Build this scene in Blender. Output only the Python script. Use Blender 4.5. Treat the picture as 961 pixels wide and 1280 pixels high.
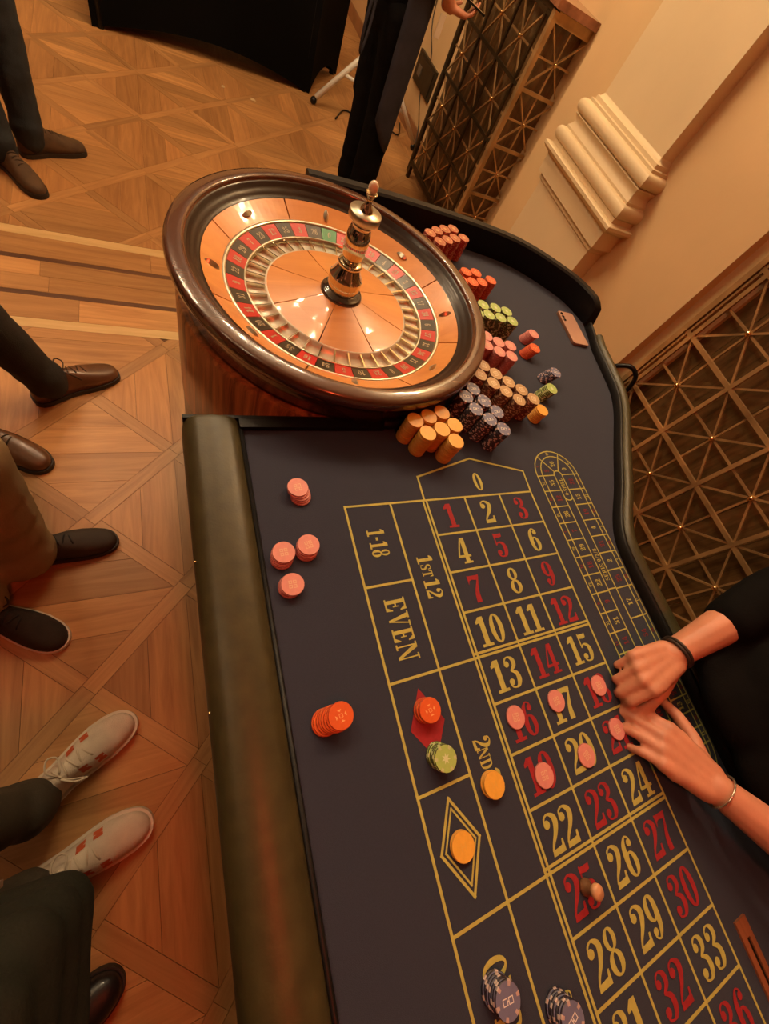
import bpy, bmesh, math, random
from mathutils import Vector, Matrix, noise

random.seed(7)
SC = bpy.context.scene
for o in list(bpy.data.objects):
    bpy.data.objects.remove(o, do_unlink=True)
COL = SC.collection

# ------------------------------------------------------------------ camera
FPX = 502.43
CAMPOS = Vector((-0.44881714, -0.30045504, 1.43672214))
RCV = Matrix(((0.89581318, -0.25834172, 0.36163283),
              (-0.08474968, -0.89806556, -0.4316199),
              (0.43627542, 0.35600253, -0.82639334)))
cam = bpy.data.cameras.new('camera')
cam.sensor_fit = 'VERTICAL'
cam.sensor_height = 36.0
cam.lens = FPX / 1280 * 36.0
cam.clip_start = 0.02
camo = bpy.data.objects.new('camera', cam)
COL.objects.link(camo)
camo.matrix_world = Matrix.Translation(CAMPOS) @ (RCV.transposed() @ Matrix(((1, 0, 0), (0, -1, 0), (0, 0, -1)))).to_4x4()
SC.camera = camo

# ------------------------------------------------------------------ world, exposure
world = bpy.data.worlds.new('world')
SC.world = world
world.use_nodes = True
world.node_tree.nodes['Background'].inputs[0].default_value = (1.0, 0.62, 0.32, 1)
world.node_tree.nodes['Background'].inputs[1].default_value = 0.02
SC.view_settings.view_transform = 'Standard'
SC.view_settings.look = 'None'
SC.view_settings.exposure = 0.10
SC.view_settings.gamma = 1.0
SC.view_settings.use_curve_mapping = False
WARM = (1.0, 0.745, 0.45)
CHANDELIERS = (((0.15, 2.50, 3.15), 235.0), ((-1.60, 2.70, 3.15), 210.0), ((-2.30, 0.35, 3.15), 58.0))  # the last one is an unseen fill, added to brighten the left side
SCONCE = ((1.22, 1.52, 2.60), 90.0)
RED_LAMP = ((-0.30, -1.00, 2.75), 33.0)  # added out of view to give the rail its red glow

# ------------------------------------------------------------------ materials
MATS = {}


def nodes_of(name):
    m = bpy.data.materials.new(name)
    m.use_nodes = True
    nt = m.node_tree
    b = nt.nodes['Principled BSDF']
    return m, nt, b


def mat(name, col, rough=0.5, metal=0.0, var=0.0, scale=20.0, bump=0.0, bscale=None, coat=0.0, spec=0.5, stretch=(1, 1, 1), sheen=0.0):
    """Plain procedural surface: base colour varied by noise, optional fine relief."""
    if name in MATS:
        return MATS[name]
    m, nt, b = nodes_of(name)
    b.inputs['Base Color'].default_value = (*col, 1)
    b.inputs['Roughness'].default_value = rough
    b.inputs['Metallic'].default_value = metal
    b.inputs['Specular IOR Level'].default_value = spec
    b.inputs['Coat Weight'].default_value = coat
    b.inputs['Coat Roughness'].default_value = 0.08
    if sheen:
        b.inputs['Sheen Weight'].default_value = sheen
    tc = nt.nodes.new('ShaderNodeTexCoord')
    mp = nt.nodes.new('ShaderNodeMapping')
    mp.inputs['Scale'].default_value = stretch
    nt.links.new(tc.outputs['Object'], mp.inputs['Vector'])
    n = nt.nodes.new('ShaderNodeTexNoise')
    n.inputs['Scale'].default_value = scale
    n.inputs['Detail'].default_value = 5
    nt.links.new(mp.outputs[0], n.inputs['Vector'])
    if var > 0:
        r = nt.nodes.new('ShaderNodeValToRGB')
        r.color_ramp.elements[0].position = 0.3
        r.color_ramp.elements[1].position = 0.7
        r.color_ramp.elements[0].color = (*[c * (1 - var) for c in col], 1)
        r.color_ramp.elements[1].color = (*[min(1, c * (1 + var)) for c in col], 1)
        nt.links.new(n.outputs['Fac'], r.inputs['Fac'])
        nt.links.new(r.outputs['Color'], b.inputs['Base Color'])
    if bump > 0:
        n2 = nt.nodes.new('ShaderNodeTexNoise')
        n2.inputs['Scale'].default_value = bscale or scale
        n2.inputs['Detail'].default_value = 4
        nt.links.new(mp.outputs[0], n2.inputs['Vector'])
        bp = nt.nodes.new('ShaderNodeBump')
        bp.inputs['Strength'].default_value = bump
        bp.inputs['Distance'].default_value = 0.004
        nt.links.new(n2.outputs['Fac'], bp.inputs['Height'])
        nt.links.new(bp.outputs['Normal'], b.inputs['Normal'])
    MATS[name] = m
    return m


def wood(name, dark, light, rot=0.0, scale=1.0, rough=0.4, coat=0.0, along='x', rand=0.35, bump=0.05):
    """Grained wood: stretched noise along one axis, each board tinted by its own random value."""
    if name in MATS:
        return MATS[name]
    m, nt, b = nodes_of(name)
    L = nt.links
    tc = nt.nodes.new('ShaderNodeTexCoord')
    oi = nt.nodes.new('ShaderNodeObjectInfo')
    ad = nt.nodes.new('ShaderNodeVectorMath')
    ad.operation = 'ADD'
    sc = nt.nodes.new('ShaderNodeVectorMath')
    sc.operation = 'SCALE'
    sc.inputs[0].default_value = (3.1, 5.7, 2.3)
    L.new(oi.outputs['Random'], sc.inputs['Scale'])
    rm = nt.nodes.new('ShaderNodeMapping')
    rm.inputs['Rotation'].default_value = (0, 0, rot)
    L.new(tc.outputs['Object'], rm.inputs['Vector'])
    L.new(rm.outputs[0], ad.inputs[0])
    L.new(sc.outputs[0], ad.inputs[1])
    mp = nt.nodes.new('ShaderNodeMapping')
    s = {'x': (1.6, 22, 22), 'y': (22, 1.6, 22), 'z': (22, 22, 1.6)}[along]
    mp.inputs['Scale'].default_value = tuple(v * scale for v in s)
    L.new(ad.outputs[0], mp.inputs['Vector'])
    n = nt.nodes.new('ShaderNodeTexNoise')
    n.inputs['Scale'].default_value = 1.6
    n.inputs['Detail'].default_value = 7
    n.inputs['Roughness'].default_value = 0.62
    n.inputs['Distortion'].default_value = 0.9
    L.new(mp.outputs[0], n.inputs['Vector'])
    r = nt.nodes.new('ShaderNodeValToRGB')
    r.color_ramp.elements[0].position = 0.3
    r.color_ramp.elements[0].color = (*dark, 1)
    r.color_ramp.elements[1].position = 0.66
    r.color_ramp.elements[1].color = (*light, 1)
    L.new(n.outputs['Fac'], r.inputs['Fac'])
    hs = nt.nodes.new('ShaderNodeHueSaturation')
    ma = nt.nodes.new('ShaderNodeMapRange')
    ma.inputs['To Min'].default_value = 1 - rand
    ma.inputs['To Max'].default_value = 1 + rand * 0.6
    L.new(oi.outputs['Random'], ma.inputs['Value'])
    L.new(ma.outputs[0], hs.inputs['Value'])
    L.new(r.outputs['Color'], hs.inputs['Color'])
    L.new(hs.outputs['Color'], b.inputs['Base Color'])
    b.inputs['Roughness'].default_value = rough
    b.inputs['Coat Weight'].default_value = coat
    b.inputs['Coat Roughness'].default_value = 0.06
    bp = nt.nodes.new('ShaderNodeBump')
    bp.inputs['Strength'].default_value = bump
    bp.inputs['Distance'].default_value = 0.002
    L.new(n.outputs['Fac'], bp.inputs['Height'])
    L.new(bp.outputs['Normal'], b.inputs['Normal'])
    MATS[name] = m
    return m


def emit(name, col, strength):
    m, nt, b = nodes_of(name)
    b.inputs['Base Color'].default_value = (*col, 1)
    b.inputs['Emission Color'].default_value = (*col, 1)
    b.inputs['Emission Strength'].default_value = strength
    MATS[name] = m
    return m


# ------------------------------------------------------------------ mesh helpers
class MB:
    def __init__(self):
        self.v, self.f, self.m, self.s = [], [], [], []

    def add(self, vs, fs, mi=0, smooth=False):
        k = len(self.v)
        self.v += [tuple(p) for p in vs]
        for f in fs:
            self.f.append(tuple(i + k for i in f))
            self.m.append(mi)
            self.s.append(smooth)

    def box(self, lo, hi, mi=0):
        x0, y0, z0 = lo
        x1, y1, z1 = hi
        self.add([(x0, y0, z0), (x1, y0, z0), (x1, y1, z0), (x0, y1, z0), (x0, y0, z1), (x1, y0, z1), (x1, y1, z1), (x0, y1, z1)],
                 [(3, 2, 1, 0), (4, 5, 6, 7), (0, 1, 5, 4), (1, 2, 6, 5), (2, 3, 7, 6), (3, 0, 4, 7)], mi)
        return self

    def prism(self, poly, z0, z1, mi=0, bevel=0.0):
        n = len(poly)
        a = sum(poly[i][0] * poly[(i + 1) % n][1] - poly[(i + 1) % n][0] * poly[i][1] for i in range(n))
        if a < 0:
            poly = poly[::-1]
        vs = [(x, y, z0) for x, y in poly] + [(x, y, z1) for x, y in poly]
        fs = [tuple(range(n - 1, -1, -1)), tuple(range(n, 2 * n))]
        fs += [(i, (i + 1) % n, n + (i + 1) % n, n + i) for i in range(n)]
        self.add(vs, fs, mi)
        return self

    def flat(self, poly, z, mi=0):
        n = len(poly)
        a = sum(poly[i][0] * poly[(i + 1) % n][1] - poly[(i + 1) % n][0] * poly[i][1] for i in range(n))
        if a < 0:
            poly = poly[::-1]
        self.add([(x, y, z) for x, y in poly], [tuple(range(n))], mi)
        return self

    def lathe(self, prof, seg=48, mi=0, c=(0, 0, 0), a0=0.0, a1=2 * math.pi, smooth=True, close_ends=False):
        full = abs(a1 - a0 - 2 * math.pi) < 1e-6
        na = seg if full else seg + 1
        vs = []
        for i in range(na):
            a = a0 + (a1 - a0) * i / seg
            ca, sa = math.cos(a), math.sin(a)
            for r, z in prof:
                vs.append((c[0] + r * ca, c[1] + r * sa, c[2] + z))
        m = len(prof)
        fs = []
        for i in range(seg):
            j = (i + 1) % na
            for k in range(m - 1):
                fs.append((i * m + k, j * m + k, j * m + k + 1, i * m + k + 1))
        if close_ends and not full:
            fs.append(tuple(range(m)))
            fs.append(tuple((na - 1) * m + k for k in range(m - 1, -1, -1)))
        self.add(vs, fs, mi, smooth)
        return self

    def tube(self, pts, rad, seg=8, mi=0, caps=True, smooth=True):
        pts = [Vector(p) for p in pts]
        n = len(pts)
        rads = rad if isinstance(rad, (list, tuple)) else [rad] * n
        vs = []
        prev = None
        for i, p in enumerate(pts):
            d = (pts[min(i + 1, n - 1)] - pts[max(i - 1, 0)]).normalized()
            if prev is None:
                u = d.orthogonal().normalized()
            else:
                u = (prev - d * prev.dot(d)).normalized()
            prev = u
            w = d.cross(u)
            for k in range(seg):
                a = 2 * math.pi * k / seg
                vs.append(p + (u * math.cos(a) + w * math.sin(a)) * rads[i])
        fs = []
        for i in range(n - 1):
            for k in range(seg):
                k2 = (k + 1) % seg
                fs.append((i * seg + k, i * seg + k2, (i + 1) * seg + k2, (i + 1) * seg + k))
        if caps:
            fs.append(tuple(range(seg - 1, -1, -1)))
            fs.append(tuple((n - 1) * seg + k for k in range(seg)))
        self.add(vs, fs, mi, smooth)
        return self

    def beam(self, p0, p1, w, h, up=(0, 0, 1), mi=0):
        p0, p1 = Vector(p0), Vector(p1)
        d = (p1 - p0).normalized()
        up = Vector(up)
        s = d.cross(up).normalized() * (w / 2)
        t = s.cross(d).normalized() * (h / 2)
        vs = []
        for p in (p0, p1):
            vs += [p - s - t, p + s - t, p + s + t, p - s + t]
        self.add(vs, [(3, 2, 1, 0), (4, 5, 6, 7), (0, 1, 5, 4), (1, 2, 6, 5), (2, 3, 7, 6), (3, 0, 4, 7)], mi)
        return self

    def sweep(self, path, prof_fn, mi=0, closed=False, smooth=True):
        """path: list of (point, side vector, up vector); prof_fn -> list of (s, u)."""
        vs = []
        m = None
        for p, s, u in path:
            pr = prof_fn
            m = len(pr)
            for a, b in pr:
                vs.append(Vector(p) + Vector(s) * a + Vector(u) * b)
        n = len(path)
        fs = []
        for i in range(n if closed else n - 1):
            j = (i + 1) % n
            for k in range(m):
                k2 = (k + 1) % m
                fs.append((i * m + k, j * m + k, j * m + k2, i * m + k2))
        if not closed:
            fs.append(tuple(range(m)))
            fs.append(tuple((n - 1) * m + k for k in range(m - 1, -1, -1)))
        self.add(vs, fs, mi, smooth)
        return self

    def sphere(self, c, r, seg=14, rings=9, mi=0):
        c = Vector(c)
        rr = r if isinstance(r, (tuple, list)) else (r, r, r)
        vs = [c + Vector((0, 0, -rr[2]))]
        for i in range(1, rings):
            t = math.pi * i / rings
            for k in range(seg):
                a = 2 * math.pi * k / seg
                vs.append(c + Vector((rr[0] * math.sin(t) * math.cos(a), rr[1] * math.sin(t) * math.sin(a), -rr[2] * math.cos(t))))
        vs.append(c + Vector((0, 0, rr[2])))
        fs = [(0, 1 + (k + 1) % seg, 1 + k) for k in range(seg)]
        for i in range(rings - 2):
            for k in range(seg):
                k2 = (k + 1) % seg
                a = 1 + i * seg
                fs.append((a + k, a + k2, a + seg + k2, a + seg + k))
        e = len(vs) - 1
        a = 1 + (rings - 2) * seg
        fs += [(a + k, a + (k + 1) % seg, e) for k in range(seg)]
        self.add(vs, fs, mi, True)
        return self

    def mesh(self, name, mats):
        me = bpy.data.meshes.new(name)
        me.from_pydata(self.v, [], self.f)
        for m in (mats if isinstance(mats, (list, tuple)) else [mats]):
            me.materials.append(m)
        me.polygons.foreach_set('material_index', self.m)
        me.polygons.foreach_set('use_smooth', self.s)
        me.update()
        return me

    def obj(self, name, mats, parent=None, loc=None):
        return put(name, self.mesh(name, mats), parent, loc)


def put(name, me, parent=None, loc=None):
    o = bpy.data.objects.new(name, me)
    COL.objects.link(o)
    if parent is not None:
        o.parent = parent
        o.matrix_parent_inverse = parent.matrix_world.inverted() if False else Matrix.Translation(-Vector(parent.location)) if parent.get('_world') else Matrix()
    if loc is not None:
        o.location = loc
    return o


def tag(o, label, cat=None, group=None, kind=None):
    o['label'] = label
    if cat:
        o['category'] = cat
    if group:
        o['group'] = group
    if kind:
        o['kind'] = kind
    return o


def thing(name, label, cat, loc=(0, 0, 0), group=None, kind=None):
    """Empty at a thing's base; children are built in world coordinates and kept there."""
    o = bpy.data.objects.new(name, None)
    o.empty_display_size = 0.05
    COL.objects.link(o)
    o.location = loc
    o['_world'] = 1
    if label:
        tag(o, label, cat, group, kind)
    return o


def structure(o):
    o['kind'] = 'structure'
    return o


def smooth_by_angle(me, deg=35):
    bm = bmesh.new()
    bm.from_mesh(me)
    for f in bm.faces:
        f.smooth = True
    for e in bm.edges:
        if len(e.link_faces) == 2 and e.calc_face_angle(0) > math.radians(deg):
            e.smooth = False
    bm.to_mesh(me)
    bm.free()


def catmull(P, n=6):
    P = [Vector(p) for p in P]
    out = []
    for i in range(len(P) - 1):
        p0, p1, p2, p3 = P[max(i - 1, 0)], P[i], P[i + 1], P[min(i + 2, len(P) - 1)]
        for k in range(n):
            t = k / n
            out.append(0.5 * ((2 * p1) + (p2 - p0) * t + (2 * p0 - 5 * p1 + 4 * p2 - p3) * t * t + (-p0 + 3 * p1 - 3 * p2 + p3) * t ** 3))
    out.append(P[-1])
    return out


def clip(poly, a, b, c):
    """keep a*x + b*y <= c"""
    out = []
    n = len(poly)
    for i in range(n):
        p, q = poly[i], poly[(i + 1) % n]
        dp, dq = a * p[0] + b * p[1] - c, a * q[0] + b * q[1] - c
        if dp <= 0:
            out.append(p)
        if dp * dq < 0:
            t = dp / (dp - dq)
            out.append((p[0] + (q[0] - p[0]) * t, p[1] + (q[1] - p[1]) * t))
    return out


def area(poly):
    n = len(poly)
    return 0.5 * abs(sum(poly[i][0] * poly[(i + 1) % n][1] - poly[(i + 1) % n][0] * poly[i][1] for i in range(n))) if n > 2 else 0


def frame_area(poly, z=0.0):
    """how large a floor board shows (0 when out of view or under the table)"""
    cx = sum(p[0] for p in poly) / len(poly)
    cy = sum(p[1] for p in poly) / len(poly)
    q = []
    inside = False
    for x, y in list(poly) + [(cx, cy)]:
        c = RCV @ (Vector((x, y, z)) - CAMPOS)
        if c.z < 0.1:
            return 0
        u, v = c.x / c.z * FPX + 480.5, c.y / c.z * FPX + 640
        q.append((u, v))
        if -10 < u < 971 and -10 < v < 1290:
            inside = True
    if not inside:
        return 0
    ux, uy = q[-1]
    if -0.40 < cx and cy < 1.05:
        return 0
    if ux > 225 and uy > 240:
        return 0
    return area(q[:-1])


# ================================================================== THE SETTING
CREAM = mat('cream_plaster', (0.64, 0.43, 0.22), 0.75, var=0.05, scale=3.0, bump=0.08, bscale=60)
WHITEPL = mat('pale_plaster', (0.68, 0.53, 0.32), 0.6, var=0.04, scale=4.0, bump=0.05, bscale=50)
DARKWALL = mat('dark_red_wallcovering', (0.16, 0.055, 0.03), 0.8, var=0.15, scale=6)
CEILM = mat('ceiling_plaster', (0.17, 0.13, 0.09), 0.8, var=0.03, scale=2.0)

# floor: base slab and individual parquet boards
GOLD_D, GOLD_L = (0.39, 0.180, 0.060), (0.58, 0.305, 0.115)
fl_mats = [
    wood('oak_grain_x', GOLD_D, GOLD_L, along='x', rough=0.42, rand=0.28),
    wood('oak_grain_y', (0.36, 0.158, 0.052), (0.55, 0.275, 0.100), along='y', rough=0.42, rand=0.28),
    wood('oak_grain_rise', (0.36, 0.168, 0.058), (0.54, 0.285, 0.110), rot=-math.pi / 4, along='x', rough=0.42, rand=0.22),
    wood('oak_grain_fall', (0.36, 0.168, 0.058), (0.54, 0.285, 0.110), rot=math.pi / 4, along='x', rough=0.42, rand=0.22),
    wood('maple_strip', (0.66, 0.43, 0.18), (0.78, 0.54, 0.26), along='x', rough=0.42, rand=0.1),
    wood('wenge_strip', (0.085, 0.036, 0.018), (0.14, 0.06, 0.03), along='x', rough=0.42, rand=0.1),
]
floor = MB().box((-4.5, -4.5, -0.12), (5.0, 7.5, -0.004)).obj('floor', mat('floor_joint', (0.13, 0.06, 0.022), 0.8))
structure(floor)
tag(floor, 'golden oak parquet floor in diagonal lattice panels with inlaid border strips')
boards = []   # (poly, material index, name)
GAP = 0.0006


def shrink(poly, g):
    cx = sum(p[0] for p in poly) / len(poly)
    cy = sum(p[1] for p in poly) / len(poly)
    out = poly
    poly = [p for i, p in enumerate(poly) if math.hypot(p[0] - poly[i - 1][0], p[1] - poly[i - 1][1]) > 3e-4]
    n = len(poly)
    if n < 3:
        return []
    a = sum(poly[i][0] * poly[(i + 1) % n][1] - poly[(i + 1) % n][0] * poly[i][1] for i in range(n))
    if a < 0:
        poly = poly[::-1]
    out = list(poly)
    for i in range(n):
        p, q = poly[i], poly[(i + 1) % n]
        dx, dy = q[0] - p[0], q[1] - p[1]
        l = math.hypot(dx, dy)
        if l < 1e-7:
            continue
        nx, ny = dy / l, -dx / l
        out = clip(out, nx, ny, nx * p[0] + ny * p[1] - g)
        if len(out) < 3:
            return []
    return out


def lattice(ox, oy, pitch, y0, y1, x0, x1):
    hb = 0.0225
    h = pitch / 2
    hd = h - hb * math.sqrt(2)
    ni = int((x1 - x0) / pitch) + 4
    nj = int((y1 - y0) / pitch) + 5
    i0 = math.floor((x0 - ox) / pitch) - 1
    j0 = math.floor((y0 - oy) / pitch) - 1

    def keep(poly, mi):
        poly = clip(poly, 0, 1, y1)
        poly = clip(poly, 0, -1, -y0) if len(poly) > 2 else poly
        if len(poly) > 2 and area(poly) > 2e-4:
            poly = shrink(poly, GAP)
            if len(poly) > 2 and area(poly) > 1.5e-4:
                boards.append((poly, mi))
    for i in range(i0, i0 + ni):
        for j in range(j0, j0 + nj):
            nx, ny = ox + i * pitch, oy + j * pitch
            for cx, cy, mi in ((nx + h, ny, 0), (nx, ny + h, 1)):
                dia = [(cx + hd, cy), (cx, cy + hd), (cx - hd, cy), (cx, cy - hd)]
                nb = 4
                for k in range(nb):
                    lo = -hd + 2 * hd * k / nb
                    hi = lo + 2 * hd / nb
                    if mi == 0:
                        p = clip(clip(dia, 0, 1, cy + hi), 0, -1, -(cy + lo))
                    else:
                        p = clip(clip(dia, 1, 0, cx + hi), -1, 0, -(cx + lo))
                    keep(p, mi)
            # bands; two crossings in a lattice cell: the node and the half point
            e = hb / math.sqrt(2)
            for px, py in ((nx, ny), (nx + h, ny + h)):
                # rising band, continuous
                a, b = (px, py), (px + h, py + h)
                keep([(a[0] + e, a[1] - e), (b[0] + e, b[1] - e), (b[0] - e, b[1] + e), (a[0] - e, a[1] + e)], 2)
            for px, py in ((nx, ny), (nx + h, ny - h)):
                # falling band, interrupted by the rising ones
                a, b = (px + e, py - e), (px + h - e, py - h + e)
                keep([(a[0] + e, a[1] + e), (b[0] + e, b[1] + e), (b[0] - e, b[1] - e), (a[0] - e, a[1] - e)], 3)


lattice(-0.48, 0.125, 0.52, -2.2, 1.215, -1.6, 0.9)
lattice(-0.505, 2.40, 0.517, 1.785, 5.6, -2.4, 1.7)
x0, x1 = -2.4, 1.65
for y0, y1, mi, lens in ((1.215, 1.262, 4, 1.3), (1.262, 1.384, 0, 0.7), (1.384, 1.408, 5, 1.6), (1.408, 1.498, 0, 0.9), (1.498, 1.588, 0, 0.8),
                         (1.588, 1.612, 5, 1.6), (1.612, 1.735, 0, 0.75), (1.735, 1.785, 4, 1.3)):
    x = x0 - random.random() * 0.5
    while x < x1:
        l = lens * random.uniform(0.8, 1.1)
        p = shrink([(x, y0), (x + l, y0), (x + l, y1), (x, y1)], GAP)
        boards.append((p, mi))
        x += l
ranked = sorted(((frame_area(p), i) for i, (p, mi) in enumerate(boards)), reverse=True)
chosen = {i for a, i in ranked[:288] if a > 60}
names = {0: 'floor_board', 1: 'floor_board', 2: 'lattice_strip', 3: 'lattice_strip', 4: 'maple_strip', 5: 'wenge_strip'}
rest = MB()
for i, (p, mi) in enumerate(boards):
    zt = random.uniform(-0.0004, 0.0003)
    if i in chosen:
        MB().prism(p, -0.006, zt).obj(names[mi], fl_mats[mi], floor)
    else:
        rest.prism(p, -0.006, zt, mi)
ro = rest.obj('parquet_remainder', fl_mats, floor)
ro['kind'] = 'stuff'
# plain boards further out, beyond what the photograph shows
far = MB()
for k in range(40):
    y = -4.5 + k * 0.3
    for xa, xb in ((-4.5, -2.42), (1.72, 5.0)):
        far.box((xa, y, -0.006), (xb, y + 0.298, -0.0005))
for k in range(14):
    far.box((-2.42, -4.5 + k * 0.16, -0.006), (1.72, -4.5 + k * 0.16 + 0.158, -0.0006))
for k in range(12):
    far.box((-2.42, 5.62 + k * 0.16, -0.006), (1.72, 5.62 + k * 0.16 + 0.158, -0.0006))
fo = far.obj('outer_boards', fl_mats[0], floor)
fo['kind'] = 'stuff'

# walls
wr = MB()
wr.box((1.45, 0.735, 0), (1.75, 2.11, 4.0))
wr.box((1.60, 2.11, 0), (1.75, 7.5, 4.0))
wr.box((1.50, 0.60, 0), (1.75, 0.735, 4.0))
wr.box((1.56, -2.0, 0), (1.75, 0.60, 4.0))
wr.box((1.45, -4.5, 0), (1.75, -2.0, 4.0))
wr.box((1.50, -2.0, 2.42), (1.56, 0.60, 4.0))
wall = wr.obj('wall_right', CREAM)
structure(wall)
tag(wall, 'cream plaster wall with pilaster and grille niches behind the table')
structure(MB().box((-4.6, -4.5, 0), (-4.5, 7.5, 4.0)).obj('wall_left', DARKWALL))
structure(MB().box((-4.6, 7.5, 0), (1.75, 7.6, 4.0)).obj('wall_far', CREAM))
structure(MB().box((-4.6, -4.6, 0), (1.75, -4.5, 4.0)).obj('wall_back', DARKWALL))
structure(MB().box((-4.6, -4.6, 4.0), (1.75, 7.6, 4.1)).obj('ceiling', CEILM))
bb = MB().box((1.585, 3.26, 0), (1.60, 7.5, 0.10))
structure(bb.obj('baseboard_right', mat('baseboard_wood', (0.30, 0.14, 0.06), 0.4, var=0.2, scale=8)))

# pilaster on pedestal
pil = thing('trim_1', 'cream plaster pilaster on a moulded pedestal against the wall', None, (1.4, 1.52, 0))
pil['kind'] = 'structure'
YL, YR, XF, XB = 1.80, 1.24, 1.35, 1.452


def pil_ring(p, z, dy=0.0, dx=0.0):
    return [(XB, YR - p + dy, z), (XF - p + dx, YR - p + dy, z), (XF - p + dx, YL + p - dy, z), (XB, YL + p - dy, z)]


def pil_loft(rows, name):
    b = MB()
    vs = []
    for z, p in rows:
        vs += pil_ring(p, z)
    fs = []
    for i in range(len(rows) - 1):
        for k in range(3):
            fs.append((i * 4 + k + 1, i * 4 + k, i * 4 + 4 + k, i * 4 + 5 + k))
        fs.append((i * 4, i * 4 + 3, i * 4 + 7, i * 4 + 4))
    fs.append((0, 1, 2, 3))
    e = (len(rows) - 1) * 4
    fs.append((e + 3, e + 2, e + 1, e))
    b.add(vs, fs)
    return b.obj(name, WHITEPL, pil)


pil_loft([(0, 0), (0.745, 0)], 'pedestal')
pil_loft([(0.0, 0.012), (0.16, 0.012), (0.175, 0.004), (0.18, 0.0)], 'plinth')
mould = [(0.745, 0.0), (0.750, 0.010), (0.768, 0.012), (0.772, 0.026), (0.845, 0.028), (0.852, 0.034), (0.856, 0.048), (0.868, 0.060), (0.880, 0.060), (0.884, 0.054)]
pil_loft(mould, 'pedestal_cornice')
base = [(0.884, 0.050), (0.886, 0.030), (0.905, 0.030)]
for k in range(9):
    a = -math.pi / 2 + math.pi * k / 8
    base.append((0.931 + 0.026 * math.sin(a), 0.026 + 0.020 * math.cos(a)))
base += [(0.959, 0.020), (0.968, 0.020)]
for k in range(7):
    a = math.pi * k / 6
    base.append((0.970 + 0.046 * k / 6, 0.018 - 0.012 * math.sin(a)))
base += [(1.018, 0.016)]
for k in range(9):
    a = -math.pi / 2 + math.pi * k / 8
    base.append((1.046 + 0.026 * math.sin(a), 0.006 + 0.022 * math.cos(a)))
base += [(1.074, 0.000), (1.084, 0.000), (1.086, -0.012), (1.100, -0.013), (1.104, -0.022), (1.118, -0.030)]
po = pil_loft(base, 'shaft_base')
smooth_by_angle(po.data, 40)
pil_loft([(1.118, -0.030), (4.0, -0.030)], 'shaft')

# ------------------------------------------------------------------ grilles
BRONZE = mat('aged_bronze', (0.48, 0.29, 0.125), 0.36, 0.5, var=0.35, scale=9)
BRONZE_D = mat('dark_bronze', (0.07, 0.045, 0.020), 0.42, 0.65, var=0.3, scale=7)
STUD = mat('polished_brass', (0.85, 0.58, 0.28), 0.22, 1.0)
BACKW = wood('grille_backing', (0.055, 0.030, 0.011), (0.20, 0.105, 0.038), along='z', rough=0.3, rand=0.15, scale=0.7)
stud_mesh = MB().sphere((0, 0, 0), (0.011, 0.011, 0.011), 10, 7).mesh('stud', STUD)


def grille(parent, O, U, W, N, nu, nv, pu, pv, u0, v0, umax, vmin, vmax, studs=True, dark=False):
    """Square cells framed by heavier bars, each crossed by a Union-Jack star. O origin, U along, W up, N out of the wall.
    u0,v0: centre of the first star; pitch pu, pv; umin 0."""
    O, U, W, N = Vector(O), Vector(U), Vector(W), Vector(N)
    H = BRONZE_D if dark else BRONZE

    def pt(u, v, n=0.0):
        return O + U * u + W * v + N * n

    def bar(a, b, w, h, m, n=0.0):
        a, b = list(a), list(b)
        MB().beam(pt(*a, n), pt(*b, n), w, h, N).obj('bar', m, parent)

    def clipseg(a, b):
        t0, t1 = 0.0, 1.0
        for k, lo, hi in ((0, 0.0, umax), (1, vmin, vmax)):
            d = b[k] - a[k]
            if abs(d) < 1e-9:
                if a[k] < lo or a[k] > hi:
                    return None
                continue
            ta, tb = (lo - a[k]) / d, (hi - a[k]) / d
            if ta > tb:
                ta, tb = tb, ta
            t0, t1 = max(t0, ta), min(t1, tb)
        if t1 - t0 < 0.02:
            return None
        return ((a[0] + (b[0] - a[0]) * t0, a[1] + (b[1] - a[1]) * t0), (a[0] + (b[0] - a[0]) * t1, a[1] + (b[1] - a[1]) * t1))
    for j in range(-1, nv + 1):
        v = v0 + (j + 0.5) * pv
        if vmin < v < vmax:
            bar((0, v), (umax, v), 0.016, 0.012, H, 0.006)
        v = v0 + j * pv
        if vmin < v < vmax:
            bar((0, v), (umax, v), 0.008, 0.008, BRONZE, -0.003)
    for i in range(-1, nu + 1):
        u = u0 + (i + 0.5) * pu
        if 0 < u < umax:
            bar((u, vmin), (u, vmax), 0.016, 0.012, H, 0.007)
        u = u0 + i * pu
        if 0 < u < umax:
            bar((u, vmin), (u, vmax), 0.008, 0.008, BRONZE, -0.002)
    L = max(nu, nv) + 2
    for k in range(-L - nv, L + nv):
        for s in (1, -1):
            a = (u0 + k * pu - L * pu, v0 - s * L * pv)
            b = (u0 + k * pu + L * pu, v0 + s * L * pv)
            c = clipseg(a, b)
            if c:
                bar(c[0], c[1], 0.008, 0.008, BRONZE, -0.001 + 0.002 * s)
    if studs:
        for i in range(nu):
            for j in range(nv):
                u, v = u0 + i * pu, v0 + j * pv
                if 0 < u < umax and vmin < v < vmax:
                    o = put('stud', stud_mesh, parent)
                    o.location = pt(u, v, 0.008)
                    o.matrix_parent_inverse = Matrix.Translation(-Vector(parent.location))


# niche grille beside the dealer (plane X = 1.48, facing -X)
G2 = thing('bronze_grille', 'tall bronze lattice grille with star crossings in the wall niche', 'grille', (1.50, -0.65, 0))
k = 1.929 / 1.8


def gy(y):
    return (y + 0.30) * k - 0.30


def gz(z):
    return 1.437 - (1.437 - z) * k


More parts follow.
